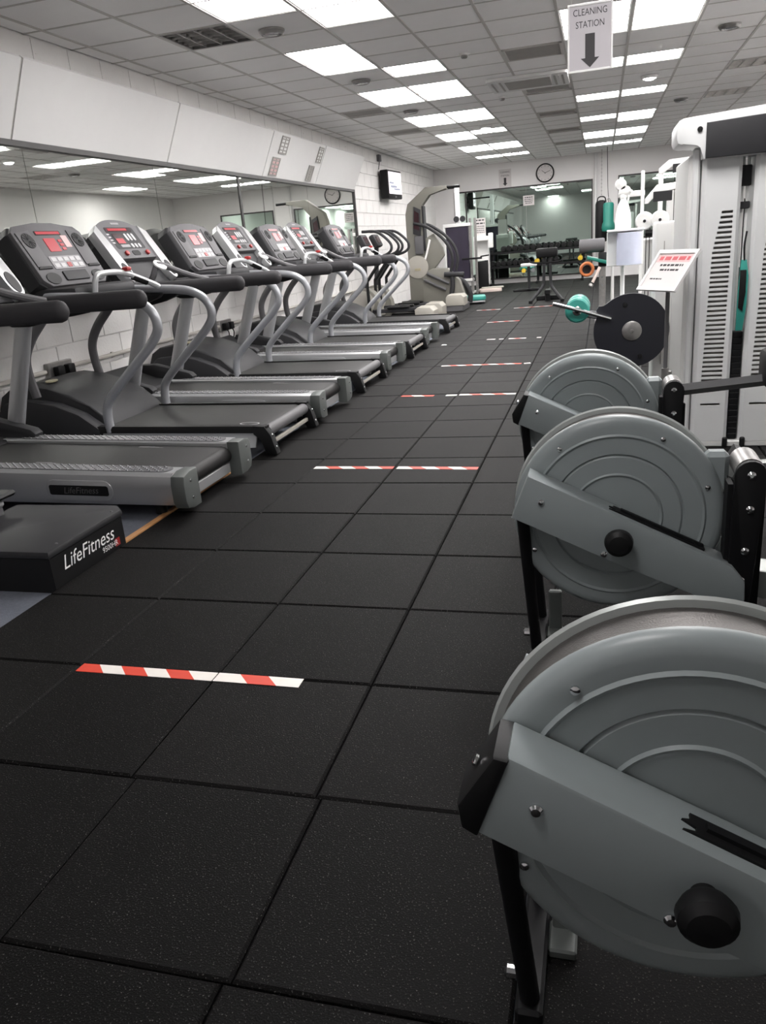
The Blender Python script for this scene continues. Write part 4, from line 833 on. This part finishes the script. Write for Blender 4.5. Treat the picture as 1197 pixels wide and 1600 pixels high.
# punch bags on a chain
t = thing('punch_bag', 'dark heavy punch bag hanging on a chain near the far mirror', 'punch bag', (0.64, 19.7, 0.85))
bm = NB(); lathe(bm, [(0.08, 0), (0.135, 0.02), (0.14, 0.06), (0.14, 0.86), (0.12, 0.92), (0.04, 0.95)], (0, 0, 0), (0, 0, 1), 24); build('bag', bm, M_black, t)
bm = NB(); n = 26
for k in range(n):
    z = 1.02+k*(H-0.85-1.03)/n; ln = (H-0.85-1.02)/n*0.75
    tube(bm, [(0, 0, z), (0.012 if k % 2 else 0, 0 if k % 2 else 0.012, z+ln*0.5), (0, 0, z+ln), (-0.012 if k % 2 else 0, 0 if k % 2 else -0.012, z+ln*0.5), (0, 0, z)], 0.004, n=5, k=2)
build('chain', bm, M_alum, t)
bm = NB(); tube(bm, [(-0.1, 0, 0.9), (-0.08, 0, 1.0), (0, 0, 1.03), (0.08, 0, 1.0), (0.1, 0, 0.9)], 0.014, n=8); build('hanging_strap', bm, M_black, t)
t = thing('punch_bag', 'teal punch bag with bulging lower end beside the dark bag', 'punch bag', (0.80, 19.35, 1.08))
bm = NB(); lathe(bm, [(0.07, 0), (0.14, 0.02), (0.155, 0.1), (0.14, 0.18), (0.12, 0.22), (0.12, 0.6), (0.1, 0.64), (0.03, 0.65)], (0, 0, 0), (0, 0, 1), 24); build('bag', bm, M_teald, t)
bm = NB(); tube(bm, [(0.0, 0, 0.645), (0, 0, 0.72), (-0.02, 0.0, 1.0), (-0.04, 0, H-1.08)], 0.008, n=6); build('hanging_strap', bm, M_blackm, t)
bm = NB(); tube(bm, [(-0.07, 0, 0.62), (0, 0, 0.74), (0.07, 0, 0.62)], 0.01, n=6); build('bag_sling', bm, M_alum, t)

# ---------------------------------------------------------------- dumbbell rack and dumbbells
t = thing('dumbbell_rack', 'long black two-tier dumbbell rack under the far mirror', 'rack', (-0.95, 19.95, 0))
for z, nm in ((0.80, 'upper_tier'), (0.46, 'lower_tier')):
    bm = NB(); box(bm, (-1.15, -0.17, z-0.05), (1.2, -0.13, z), 0.004); box(bm, (-1.15, 0.1, z-0.05), (1.2, 0.14, z), 0.004); build(nm, bm, M_blackm, t)
for x in (-1.1, 0.05, 1.15):
    bm = NB(); box(bm, (x-0.03, 0.19, 0.05), (x+0.03, 0.24, 0.86), 0.004); box(bm, (x-0.03, -0.25, 0.0), (x+0.03, 0.25, 0.05), 0.004)
    for z in (0.79, 0.45): box(bm, (x-0.028, -0.13, z-0.045), (x+0.028, 0.195, z-0.012), 0.003)
    build('rack_leg', bm, M_blackm, t)
def mk_dumbbell(label, r, m):
    t = thing('dumbbell', label, 'dumbbell', group='dumbbells on the rack')
    bm = NB(); cyl(bm, (0, -0.08, 0), (0, 0.08, 0), 0.016, n=10); build('handle', bm, M_chrome, t)
    for s in (-1, 1):
        bm = NB(); lathe(bm, [(r*0.9, 0), (r, 0.01), (r, 0.07), (r*0.85, 0.085), (0.03, 0.085), (0.026, 0.095), (0.001, 0.096)], (0, s*0.065, 0), (0, s, 0), 18); build('weight_head', bm, m, t)
    return t
d0 = None
for k in range(13):
    x = -1.72+k*0.148; lb = f'black dumbbell on the upper rack tier, {ORD[k]} from the left'
    if d0 is None: d0 = mk_dumbbell(lb, 0.068, M_black); d0.location = (x, 19.935, 0.870)
    else: dup(d0, (x, 19.935, 0.870), lb)
for k in range(7): dup(d0, (-2.0+k*0.142, 19.935, 0.530), f'black dumbbell on the lower rack tier, {ORD[k]} from the left')
for k in range(3): dup(d0, (-0.72+k*0.15, 19.935, 0.530), f'black dumbbell on the lower tier behind the black pad, {ORD[k]} of three')
dy = mk_dumbbell('yellow dumbbell on the lower rack tier beside the black pad', 0.06, M_yellow); dy.location = (-0.9, 19.935, 0.522)
dup(dy, (0.15, 19.935, 0.522), 'yellow dumbbell at the right end of the lower rack tier')
# ---------------------------------------------------------------- black padded stand with splayed feet
t = thing('pad_stand', 'black padded exercise stand with splayed feet before the dumbbells', 'exercise stand', (-0.3, 14.2, 0))
bm = NB(); box(bm, (-0.19, -0.08, 0.77), (0.19, 0.1, 0.93), 0.03, 2); build('pad', bm, M_black, t)
for s in (-1, 1):
    bm = NB(); tube(bm, [(s*0.055, 0, 0.8), (s*0.06, 0, 0.4), (s*0.09, -0.03, 0.25), (s*0.28, -0.32, 0.03)], 0.028, n=10, k=4); lg = build('leg', bm, M_greyd, t)
    bm = NB(); cyl(bm, (s*0.28, -0.34, 0.0), (s*0.28, -0.34, 0.05), 0.035, n=10); build('rubber_foot', bm, M_black, lg)
bm = NB(); box(bm, (-0.22, 0.25, 0.0), (0.22, 0.32, 0.08), 0.01); box(bm, (-0.05, -0.05, 0.12), (0.05, 0.3, 0.2), 0.01); cyl(bm, (0, 0.02, 0.0), (0, 0.02, 0.18), 0.05, n=10); build('base', bm, M_blackm, t)
bm = NB(); tube(bm, [(-0.3, -0.05, 0.72), (-0.28, -0.05, 0.7), (-0.15, -0.02, 0.68), (0.15, -0.02, 0.68), (0.28, -0.05, 0.7)], 0.016, n=8); build('grip_bar', bm, M_blackm, t)
t = thing('stool', 'small stool with pale seat and weights below, left of the black pad stand', 'stool', (-0.88, 17.2, 0))
bm = NB(); prism(bm, rrect(-0.17, -0.14, 0.17, 0.14, 0.06), 0.52, 0.58, 'z', bev=0.012); build('seat', bm, M_machg, t)
bm = NB(); cyl(bm, (0, 0, 0.04), (0, 0, 0.52), 0.03, n=12); build('post', bm, M_greyd, t)
bm = NB(); box(bm, (-0.34, -0.1, 0), (0.28, -0.05, 0.045), 0.006); box(bm, (-0.3, 0.2, 0), (0.28, 0.25, 0.045), 0.006); box(bm, (-0.03, -0.1, 0.0), (0.03, 0.25, 0.05), 0.006); build('base', bm, M_blackm, t)
for x in (-0.1, 0.1): bm = NB(); lathe(bm, [(0.045, 0), (0.05, 0.02), (0.045, 0.07)], (x, -0.08, 0.44), (0, -1, 0), 14); build('weight', bm, M_yellow if x < 0 else M_chrome, t)
# ---------------------------------------------------------------- back machine with dark roller, teal pad and orange ring
t = thing('back_machine', 'machine with dark roller pad and teal seat left of the paper holder', 'weight machine', (0.62, 10.0, 0))
bm = NB(); lathe(bm, [(0.03, 0), (0.078, 0.004), (0.085, 0.02), (0.085, 0.30), (0.078, 0.316), (0.03, 0.32)], (-0.25, 0, 0.995), (1, 0, 0), 24); build('roller_pad', bm, M_grey, t)
bm = NB(); box(bm, (-0.01, -0.06, 0.73), (0.1, 0.09, 0.91), 0.02, 2); build('pad_block', bm, M_black, t)
bm = NB(); prism(bm, [(-0.15, 0.835), (0.1, 0.76), (0.11, 0.80), (-0.15, 0.875)], -0.14, 0.14, 'y', bev=0.012); build('seat_pad', bm, M_teald, t)
bm = NB(); n = 24; rr = [ring(bm, Vector((-0.15+0.075*math.cos(2*PI*k/n), -0.16, 0.715+0.075*math.sin(2*PI*k/n))), Vector((math.cos(2*PI*k/n), 0, math.sin(2*PI*k/n))), Vector((0, 1, 0)), 0.02, 0.05, 10) for k in range(n)]
skin(bm, rr+[rr[0]], False); o = build('foam_ring', bm, M_orange, t); o['label'] = 'orange foam ring'
bm = NB(); cyl(bm, (-0.15, -0.1, 0.715), (-0.15, 0.1, 0.715), 0.05, n=16); box(bm, (-0.15, 0.08, 0.69), (0.04, 0.1, 0.74)); build('ring_peg', bm, M_greyd, t)
bm = NB(); cyl(bm, (0.01, -0.12, 0.73), (-0.08, -0.16, 0.55), 0.02, n=12); build('pin_handle', bm, M_pink, t)
bm = NB(); lathe(bm, [(0.03, 0), (0.03, 0.03), (0.02, 0.04)], (-0.09, -0.165, 0.53), (-0.3, -0.2, -0.6), 12); build('handle_cap', bm, M_alum, t)
bm = NB(); box(bm, (0.0, -0.03, 0.0), (0.085, 0.03, 0.74), 0.008); co = build('column', bm, M_alum, t)
for z in (0.6, 0.5): bm = NB(); lathe(bm, [(0.012, 0), (0.01, 0.008)], (0.042, -0.03, z), (0, -1, 0), 10); build('column_bolt', bm, M_chrome, co)
bm = NB(); box(bm, (-0.05, -0.25, 0), (0.14, 0.6, 0.05), 0.01); build('base', bm, M_alum, t)
bm = NB(); cyl(bm, (0.17, 0.1, 0.0), (0.17, 0.1, 0.8), 0.02, n=12); cyl(bm, (0.17, 0.1, 0.8), (0.04, 0.02, 0.88), 0.02, n=10); build('support_tube', bm, M_mach, t)
# ---------------------------------------------------------------- pulley tower and farther white tower
t = thing('pulley_machine', 'white pulley machine with two round pulley covers behind the notice', 'weight machine', (1.15, 7.0, 0))
bm = NB(); box(bm, (-0.165, 0, 0), (-0.135, 0.06, 1.66), 0.006); build('post', bm, M_bright, t)
bm = NB(); box(bm, (0.19, 0.0, 0), (0.25, 0.08, 1.52), 0.008); build('post', bm, M_mach, t)
bm = NB(); prism(bm, [(-0.13, 1.38), (-0.13, 1.42), (-0.03, 1.53), (0.25, 1.545), (0.25, 1.49), (-0.01, 1.475), (-0.10, 1.38)], -0.02, 0.06, 'y', bev=0.006); build('top_beam', bm, M_bright, t)
bm = NB(); box(bm, (-0.06, -0.03, 1.39), (0.1, -0.015, 1.475), 0.004); build('header_panel', bm, M_greyd, t)
for x in (-0.14, -0.01): 
    bm = NB(); lathe(bm, [(0.075, 0), (0.08, 0.008), (0.08, 0.03), (0.07, 0.04), (0.016, 0.04), (0.014, 0.044), (0.001, 0.044)], (x+0.01, -0.04 if x > -0.1 else 0.0, 1.235), (0, -1, 0), 28); pc = build('pulley_cover', bm, M_bright, t)
    bm = NB(); lathe(bm, [(0.014, 0), (0.012, 0.006)], (x+0.01, -0.084 if x > -0.1 else -0.044, 1.235), (0, -1, 0), 12); build('pulley_axle', bm, M_black, pc)
bm = NB(); tube(bm, [(-0.12, -0.01, 1.13), (0.05, -0.01, 1.125), (0.17, -0.01, 1.12)], 0.03, n=10, k=2); build('grip_bar', bm, M_black, t)
bm = NB(); prism(bm, [(0.0, 1.14), (0.05, 1.2), (0.085, 1.15), (0.085, 0.2), (0.03, 0.2), (0.03, 1.1)], -0.055, -0.02, 'y', bev=0.005); build('swing_arm', bm, M_bright, t)
bm = NB(); box(bm, (-0.12, 0.06, 0.05), (0.18, 0.3, 1.08), 0.01); build('stack_shroud', bm, M_mach, t)
for x in (-0.11, -0.08): bm = NB(); cyl(bm, (x, 0.02, 0.3), (x, 0.02, 1.3), 0.004, n=6); build('cable', bm, M_blackm, t)
bm = NB(); prism(bm, [(0.13, 1.16), (0.19, 1.16), (0.19, 1.33), (0.17, 1.35), (0.13, 1.28)], -0.06, -0.02, 'y', bev=0.006); build('hand_grip', bm, M_brown, t)
bm = NB(); box(bm, (-0.2, -0.1, 0), (0.3, 0.4, 0.05), 0.008); build('base', bm, M_mach, t)
for x, z in ((-0.3, 1.5), (-0.34, 1.56)):
    bm = NB(); lathe(bm, [(0.045, 0), (0.05, 0.01), (0.045, 0.03), (0.012, 0.03), (0.001, 0.034)], (x, 0.0, z), (0, -1, 0), 20); build('small_pulley', bm, M_bright, t)
bm = NB(); box(bm, (-0.36, 0.01, 1.45), (-0.13, 0.04, 1.5), 0.006); build('pulley_bracket', bm, M_bright, t)
t = thing('lat_machine', 'tall white cable frame with dark header panel, farthest on the right', 'weight machine', (1.6, 11.0, 0))
for x in (-0.22, 0.2): bm = NB(); box(bm, (x, 0, 0), (x+0.06, 0.08, 1.86), 0.008); build('post', bm, M_bright, t)
bm = NB(); prism(bm, [(-0.22, 1.82), (-0.22, 1.88), (-0.1, 1.98), (0.4, 2.0), (0.4, 1.92), (-0.06, 1.9), (-0.16, 1.82)], -0.02, 0.08, 'y', bev=0.006); build('top_beam', bm, M_bright, t)
bm = NB(); box(bm, (-0.05, -0.04, 1.81), (0.18, -0.02, 1.92), 0.004); build('header_panel', bm, M_greyd, t)
bm = NB(); box(bm, (-0.1, 0.03, 0.1), (0.16, 0.2, 1.6), 0.01); build('stack_shroud', bm, M_mach, t)
for x in (-0.02, 0.1): bm = NB(); cyl(bm, (x, -0.03, 1.2), (x, -0.03, 1.82), 0.005, n=6); build('cable', bm, M_blackm, t)
bm = NB(); box(bm, (-0.25, -0.1, 0), (0.3, 0.5, 0.05), 0.008); build('base', bm, M_mach, t)
t = thing('stack_post', 'slim white stack post with chain standing between the white machines', 'weight machine', (1.5, 9.0, 0))
for x in (-0.01, 0.09): bm = NB(); box(bm, (x, 0, 0.04), (x+0.035, 0.05, 1.52), 0.006); build('post', bm, M_mach, t)
bm = NB(); box(bm, (-0.05, -0.1, 0), (0.16, 0.2, 0.04), 0.006); build('base', bm, M_mach, t)
bm = NB()
for k in range(40): lathe(bm, [(0.006, 0), (0.01, 0.008), (0.006, 0.016)], (0.062, 0.02, 0.6+k*0.02), (0, 0, 1), 6)
build('chain', bm, M_alum, t)
bm = NB(); prism(bm, [(-0.02, 1.40), (0.05, 1.5), (0.14, 1.52), (0.14, 1.56), (0.04, 1.56), (-0.05, 1.44)], 0.0, 0.05, 'y', bev=0.004); build('top_bracket', bm, M_mach, t)

# ---------------------------------------------------------------- television
t = thing('television', 'wall television on a bracket, pale picture on the screen', 'television', (-3.29, 15.3, 2.06), math.radians(-4))
bm = NB(); box(bm, (-0.16, -0.43, 0), (0, 0.43, 0.52), 0.02, 2); build('casing', bm, M_black, t)
bm = NB(); box(bm, (0.0, -0.395, 0.085), (0.006, 0.395, 0.485), 0.002); sc_ = build('screen', bm, M_screen, t)
for z0, z1, y0, y1 in ((0.2, 0.24, -0.3, 0.1), (0.27, 0.3, -0.36, -0.1), (0.16, 0.19, -0.1, 0.3)): bm = NB(); box(bm, (0.006, y0, z0), (0.0072, y1, z1)); build('picture_band', bm, M_tvb, sc_, smooth=False)
bm = NB(); box(bm, (0.0, -0.05, 0.02), (0.004, 0.05, 0.05)); build('maker_strip', bm, M_grey, t)
bm = NB(); box(bm, (-0.235, -0.1, 0.1), (-0.22, 0.1, 0.4)); box(bm, (-0.23, -0.03, 0.2), (-0.15, 0.03, 0.3)); build('wall_bracket', bm, M_blackm, t)
t = thing('junction_box', 'small grey junction box with hanging cable above the television', 'box', (XL, 15.0, 2.8))
bm = NB(); box(bm, (0, -0.07, -0.06), (0.06, 0.07, 0.06), 0.008); build('box', bm, M_grey, t)
bm = NB(); tube(bm, [(0.03, 0.03, -0.05), (0.02, 0.02, -0.1), (0.012, 0.0, -0.17), (0.01, 0.0, -0.2)], 0.007, n=6); build('cable', bm, M_greyd, t)
# ---------------------------------------------------------------- elliptical trainers
def mk_ell(label):
    t = thing('elliptical_trainer', label, 'elliptical trainer', group='beige elliptical trainers')
    bm = NB(); pts = [(-0.45, 0.02), (0.1, 0.0), (0.2, 0.12), (0.14, 0.3)]+[(-0.12+0.26*math.cos(math.radians(a)), 0.33+0.24*math.sin(math.radians(a))) for a in range(15, 170, 15)]+[(-0.42, 0.25)]
    prism(bm, pts, -0.11, 0.11, 'y', bev=0.02); hs = build('drive_housing', bm, M_beige, t)
    bm = NB(); m = Matrix.Translation((-0.06, -0.112, 0.2)) @ Matrix.Rotation(math.radians(35), 4, 'Y') @ Matrix.Rotation(math.radians(90), 4, 'X'); prism(bm, rrect(-0.13, -0.032, 0.13, 0.032, 0.03), -0.002, 0.006, 'z', mx=m); sl = build('badge_slot', bm, M_black, hs)
    bm = NB(); prism(bm, rrect(-0.11, -0.018, 0.11, 0.018, 0.016), 0.005, 0.009, 'z', mx=m); build('badge_face', bm, M_beigel, sl)
    bm = NB(); prism(bm, [(-0.12+0.2*math.cos(math.radians(a)), 0.33+0.2*math.sin(math.radians(a))) for a in range(0, 360, 15)], -0.125, -0.11, 'y', bev=0.006); build('side_disc', bm, M_beigel, t)
    for s in (-1, 1):
        bm = NB(); tube(bm, [(0.03, s*0.24, 0.12), (0.02, s*0.24, 0.62), (0.06, s*0.24, 0.72), (0.27, s*0.24, 0.98)], 0.026, n=8, k=3); build('swing_arm', bm, M_black, t)
        bm = NB(); tube(bm, [(0.0, s*0.24, 1.44), (0.24, s*0.24, 1.42), (0.42, s*0.24, 1.28), (0.47, s*0.24, 1.17), (0.4, s*0.24, 1.08), (0.18, s*0.24, 1.02)], 0.022, n=8); build('handle', bm, M_greyd, t)
        bm = NB(); box(bm, (0.05, s*0.15-0.03, 0.16), (0.85, s*0.15+0.03, 0.22), 0.01); pa = build('pedal_arm', bm, M_greyd, t)
        bm = NB(); prism(bm, rrect(0.3, s*0.15-0.07, 0.68, s*0.15+0.07, 0.05), 0.221, 0.25, 'z', bev=0.006); build('foot_pedal', bm, M_black, pa)
    bm = NB(); tube(bm, [(-0.1, 0, 0.5), (-0.04, 0, 1.3)], 0.04, n=10); build('post', bm, M_greyd, t)
    bm = NB(); box(bm, (-0.1, -0.17, 1.2), (0.0, 0.17, 1.42), 0.03, 2, mx=Matrix.Translation((0, 0, 1.3)) @ Matrix.Rotation(math.radians(-25), 4, 'Y') @ Matrix.Translation((0, 0, -1.3))); co = build('console', bm, M_greyd, t)
    bm = NB(); box(bm, (0.0, -0.12, 1.25), (0.004, 0.12, 1.37), 0.001, mx=Matrix.Translation((0, 0, 1.3)) @ Matrix.Rotation(math.radians(-25), 4, 'Y') @ Matrix.Translation((0, 0, -1.3))); build('display', bm, M_scr, co)
    bm = NB(); prism(bm, [(0.78, 0.0), (1.08, 0.0), (1.08, 0.15), (1.02, 0.21), (0.82, 0.22), (0.76, 0.18)], -0.2, 0.2, 'y', bev=0.02); build('rear_housing', bm, M_beigel, t)
    bm = NB(); box(bm, (0.1, -0.05, 0.0), (0.8, 0.05, 0.07), 0.01); build('frame_beam', bm, M_black, t)
    return t
el = mk_ell('beige elliptical trainer just past the last dark treadmill'); el.location = (-3.03, 12.0, 0)
dup(el, (-3.03, 12.75, 0), 'second beige elliptical trainer beside the tall climber')
# ---------------------------------------------------------------- tall climber with curved arms
t = thing('cross_trainer', 'tall beige climber with bent top arm and curved black handles', 'cross trainer', (-2.62, 13.85, 0))
bm = NB(); prism(bm, [(-0.15, 0), (0.16, 0), (0.16, 1.84), (0.3, 2.0), (0.62, 2.06), (0.62, 2.12), (0.24, 2.12), (-0.1, 1.87), (-0.15, 1.7)], -0.09, 0.09, 'y', bev=0.012); build('column', bm, M_beige, t)
bm = NB(); cyl(bm, (0.42, 0, 2.1), (0.85, 0, 2.09), 0.025, n=10); build('top_grip', bm, M_black, t)
bm = NB(); box(bm, (0.155, -0.1, 1.05), (0.19, 0.1, 1.82), 0.01); build('mast_panel', bm, M_greyd, t)
bm = NB(); prism(bm, [(-0.02, 1.36), (0.12, 1.3), (0.14, 1.76), (0.02, 1.82)], -0.13, -0.09, 'y', bev=0.01); co = build('console', bm, M_greyd, t)
bm = NB(); prism(bm, [(0.0, 1.45), (0.1, 1.41), (0.11, 1.7), (0.03, 1.75)], -0.134, -0.128, 'y'); build('display', bm, M_scr, co)
bm = NB(); box(bm, (0.0, -0.14, 1.0), (0.16, -0.09, 1.32), 0.02, 2); build('bottle_holder', bm, M_grey, t)
bm = NB(); lathe(bm, [(0.2, 0), (0.2, 0.015), (0.185, 0.02), (0.001, 0.02)], (0.02, -0.09, 0.78), (0, -1, 0), 28); build('side_disc', bm, M_beigel, t)
bm = NB(); box(bm, (-0.03, -0.118, 0.72), (0.08, -0.11, 0.76)); o = build('maker_strip', bm, M_badge, t, smooth=False)
for dy, dx in ((-0.13, 0), (0.13, 0.05)):
    bm = NB(); tube(bm, [(0.0+dx, dy, 1.54), (0.22+dx, dy, 1.47), (0.46+dx, dy, 1.3), (0.62+dx, dy, 1.1), (0.68+dx, dy, 0.88), (0.64+dx, dy, 0.66)], 0.028, n=8); build('curved_handle', bm, M_greyd, t)
bm = NB(); prism(bm, [(0.16, 1.25), (0.34, 1.34), (0.5, 1.08), (0.52, 0.95), (0.3, 0.7), (0.16, 0.6)], -0.05, 0.05, 'y', bev=0.015); build('rear_fairing', bm, M_beige, t)
bm = NB(); tube(bm, [(0.27, -0.08, 1.24), (0.2, -0.08, 1.0), (0.12, -0.08, 0.8)], 0.02, n=8); o = build('link_rod', bm, M_bright, t); o['label'] = 'white link rod'
bm = NB(); cyl(bm, (0.52, -0.16, 0.62), (0.88, -0.16, 0.6), 0.045, n=14); build('roller_pad', bm, M_greyd, t)
bm = NB(); prism(bm, [(0.1, 0.0), (0.1, 0.66), (0.3, 0.74), (0.58, 0.72), (0.78, 0.5), (0.88, 0.2), (0.9, 0.0)], -0.1, 0.1, 'y', bev=0.02); build('drive_housing', bm, M_beige, t)
for z, x in ((0.66, 0.2), (0.55, 0.14)): bm = NB(); tube(bm, [(x, -0.14, z), (x+0.4, -0.15, z-0.2)], 0.025, n=8, k=2); build('pedal_arm', bm, M_grey, t)
bm = NB(); tube(bm, [(0.62, 0.14, 0.55), (0.82, 0.14, 0.45), (0.93, 0.14, 0.25), (0.92, 0.14, 0.08)], 0.05, n=10); build('rear_guard', bm, M_greyd, t)
bm = NB(); tube(bm, [(0.66, -0.15, 0.58), (0.66, -0.15, 0.4), (0.6, -0.15, 0.12)], 0.045, n=8); build('lower_link', bm, M_greyd, t)
bm = NB(); prism(bm, [(0.62, 0.1), (0.95, 0.1), (0.95, 0.24), (0.9, 0.29), (0.66, 0.29), (0.62, 0.24)], -0.72, -0.3, 'y', bev=0.02); build('rear_housing', bm, M_beigel, t)
bm = NB(); box(bm, (0.62, -0.7, 0.0), (0.93, 0.02, 0.11), 0.01); build('rear_base', bm, M_grey, t)
bm = NB(); box(bm, (-0.2, -0.2, 0.0), (0.2, 0.2, 0.05), 0.01); box(bm, (-0.1, -0.05, 0.0), (0.7, 0.05, 0.06), 0.01); build('base', bm, M_black, t)
# ---------------------------------------------------------------- cable tower in the far left corner
t = thing('cable_tower', 'grey cable tower with dark purple stack shroud in the far left corner', 'weight machine', (-2.45, 17.4, 0))
bm = NB(); box(bm, (-0.26, 0.0, 0.34), (0.24, 0.25, 1.46), 0.01); build('stack_shroud', bm, M_purple, t)
bm = NB(); box(bm, (-0.32, -0.02, 1.46), (0.3, 0.27, 1.53), 0.008); box(bm, (-0.32, -0.02, 0.28), (0.3, 0.27, 0.34), 0.008); box(bm, (-0.32, -0.02, 0.34), (-0.27, 0.27, 1.46), 0.006); build('shroud_frame', bm, M_mach, t)
for x in (0.26, 0.37): bm = NB(); box(bm, (x, -0.01, 0.0), (x+0.05, 0.06, 1.62), 0.006); build('upright', bm, M_alum, t)
bm = NB(); box(bm, (-0.05, 0.1, 1.53), (0.05, 0.2, 2.34), 0.008); build('mast', bm, M_machg, t)
bm = NB(); cyl(bm, (-0.75, 0.1, 2.28), (0.0, 0.12, 2.28), 0.02, n=8); build('pull_up_bar', bm, M_black, t)
for x in (-0.02, 0.12): bm = NB(); lathe(bm, [(0.06, 0), (0.065, 0.01), (0.06, 0.03), (0.012, 0.03)], (x, 0.06, 1.62), (0, -1, 0), 18); build('pulley', bm, M_greyd, t)
bm = NB(); box(bm, (0.1, -0.2, 0.75), (0.55, -0.15, 0.79), 0.008); cyl(bm, (0.52, -0.17, 0.8), (0.72, -0.3, 0.82), 0.014, n=8); build('adjust_arm', bm, M_blackm, t)
for x in (-0.2, 0.28): bm = NB(); box(bm, (x-0.03, -0.25, 0), (x+0.03, 0.4, 0.05), 0.008); box(bm, (x-0.025, 0.1, 0.05), (x+0.025, 0.15, 0.3)); build('foot_bar', bm, M_mach, t)
# ---------------------------------------------------------------- white wipe dispenser station
t = thing('wipe_station', 'white wipe dispenser station with printed notice before the far mirror', 'stand', (-2.06, 18.4, 0))
bm = NB(); box(bm, (-0.18, -0.1, 0.68), (-0.155, 0.1, 1.22), 0.004); box(bm, (0.15, -0.1, 0.15), (0.17, 0.1, 1.22), 0.004); box(bm, (-0.155, 0.06, 0.68), (0.15, 0.08, 1.22), 0.003); build('cabinet', bm, M_mach, t)
bm = NB(); box(bm, (-0.17, -0.12, 1.12), (0.17, 0.1, 1.22), 0.006); build('shelf', bm, M_bright, t)
bm = NB(); prism(bm, [(-0.155, 0.68), (0.15, 0.68), (0.15, 0.8), (-0.155, 0.74)], -0.1, 0.06, 'y'); build('lower_lip', bm, M_bright, t)
bm = NB(); box(bm, (-0.13, -0.02, 1.22), (0.11, -0.012, 1.62)); nt_ = build('notice_sheet', bm, M_paper, t, smooth=False)
B = basis((-0.01, -0.0205, 0), (1, 0, 0), (0, 0, 1))
print_lines([(0, 1.575, 0.2, 0.028), (0, 1.505, 0.19, 0.028)]+[(0, 1.44-k*0.045, 0.18, 0.014) for k in range(4)], B, M_ink, nt_)
bm = NB(); box(bm, (0.17, -0.12, 0.95), (0.27, 0.06, 1.28), 0.02, 2); build('dispenser', bm, M_bright, t)
bm = NB(); box(bm, (-0.155, -0.12, 0.03), (0.14, 0.05, 0.66), 0.02, 2); build('bin', bm, M_black, t)
bm = NB(); box(bm, (-0.155, -0.25, 0.0), (0.17, 0.15, 0.03), 0.006); build('base', bm, M_mach, t)
t = thing('foam_step', 'pale pink foam step lying on the floor by the wipe station', 'step', (-1.80, 17.72, 0), math.radians(12))
bm = NB(); prism(bm, rrect(-0.25, -0.14, 0.25, 0.14, 0.05), 0.0, 0.08, 'z', bev=0.015); build('block', bm, M_pink, t)
bm = NB(); prism(bm, rrect(-0.2, -0.1, 0.3, 0.12, 0.05), 0.08, 0.11, 'z', bev=0.008); build('top_layer', bm, M_beigel, t)
t = thing('aerobic_step', 'teal aerobic step with pale base on the floor', 'step', (-1.71, 14.72, 0), math.radians(10))
bm = NB(); prism(bm, rrect(-0.2, -0.24, 0.2, 0.24, 0.05), 0.065, 0.145, 'z', bev=0.018); build('step_top', bm, M_teal, t)
bm = NB(); prism(bm, rrect(-0.185, -0.22, 0.185, 0.22, 0.05), 0.03, 0.066, 'z', bev=0.006); build('step_base', bm, M_machg, t)
for x in (-0.14, 0.14):
    for y in (-0.17, 0.17): bm = NB(); cyl(bm, (x, y, 0), (x, y, 0.031), 0.03, n=10); build('step_foot', bm, M_greyd, t)
bm = NB(); prism(bm, [(-0.03, -0.02), (0.02, -0.025), (0.035, 0.005), (0.005, 0.03), (-0.025, 0.015)], 0.0005, 0.012, 'z', bev=0.004)
for v in bm.verts: v.co.z = max(0.0004, v.co.z+0.004*math.sin(v.co.x*170)*math.cos(v.co.y*150))
tag(build('paper_scrap', bm, M_bright), 'white crumpled paper scrap on the rubber floor beside the treadmill ends', 'litter', loc=(-1.20, 8.63, 0))
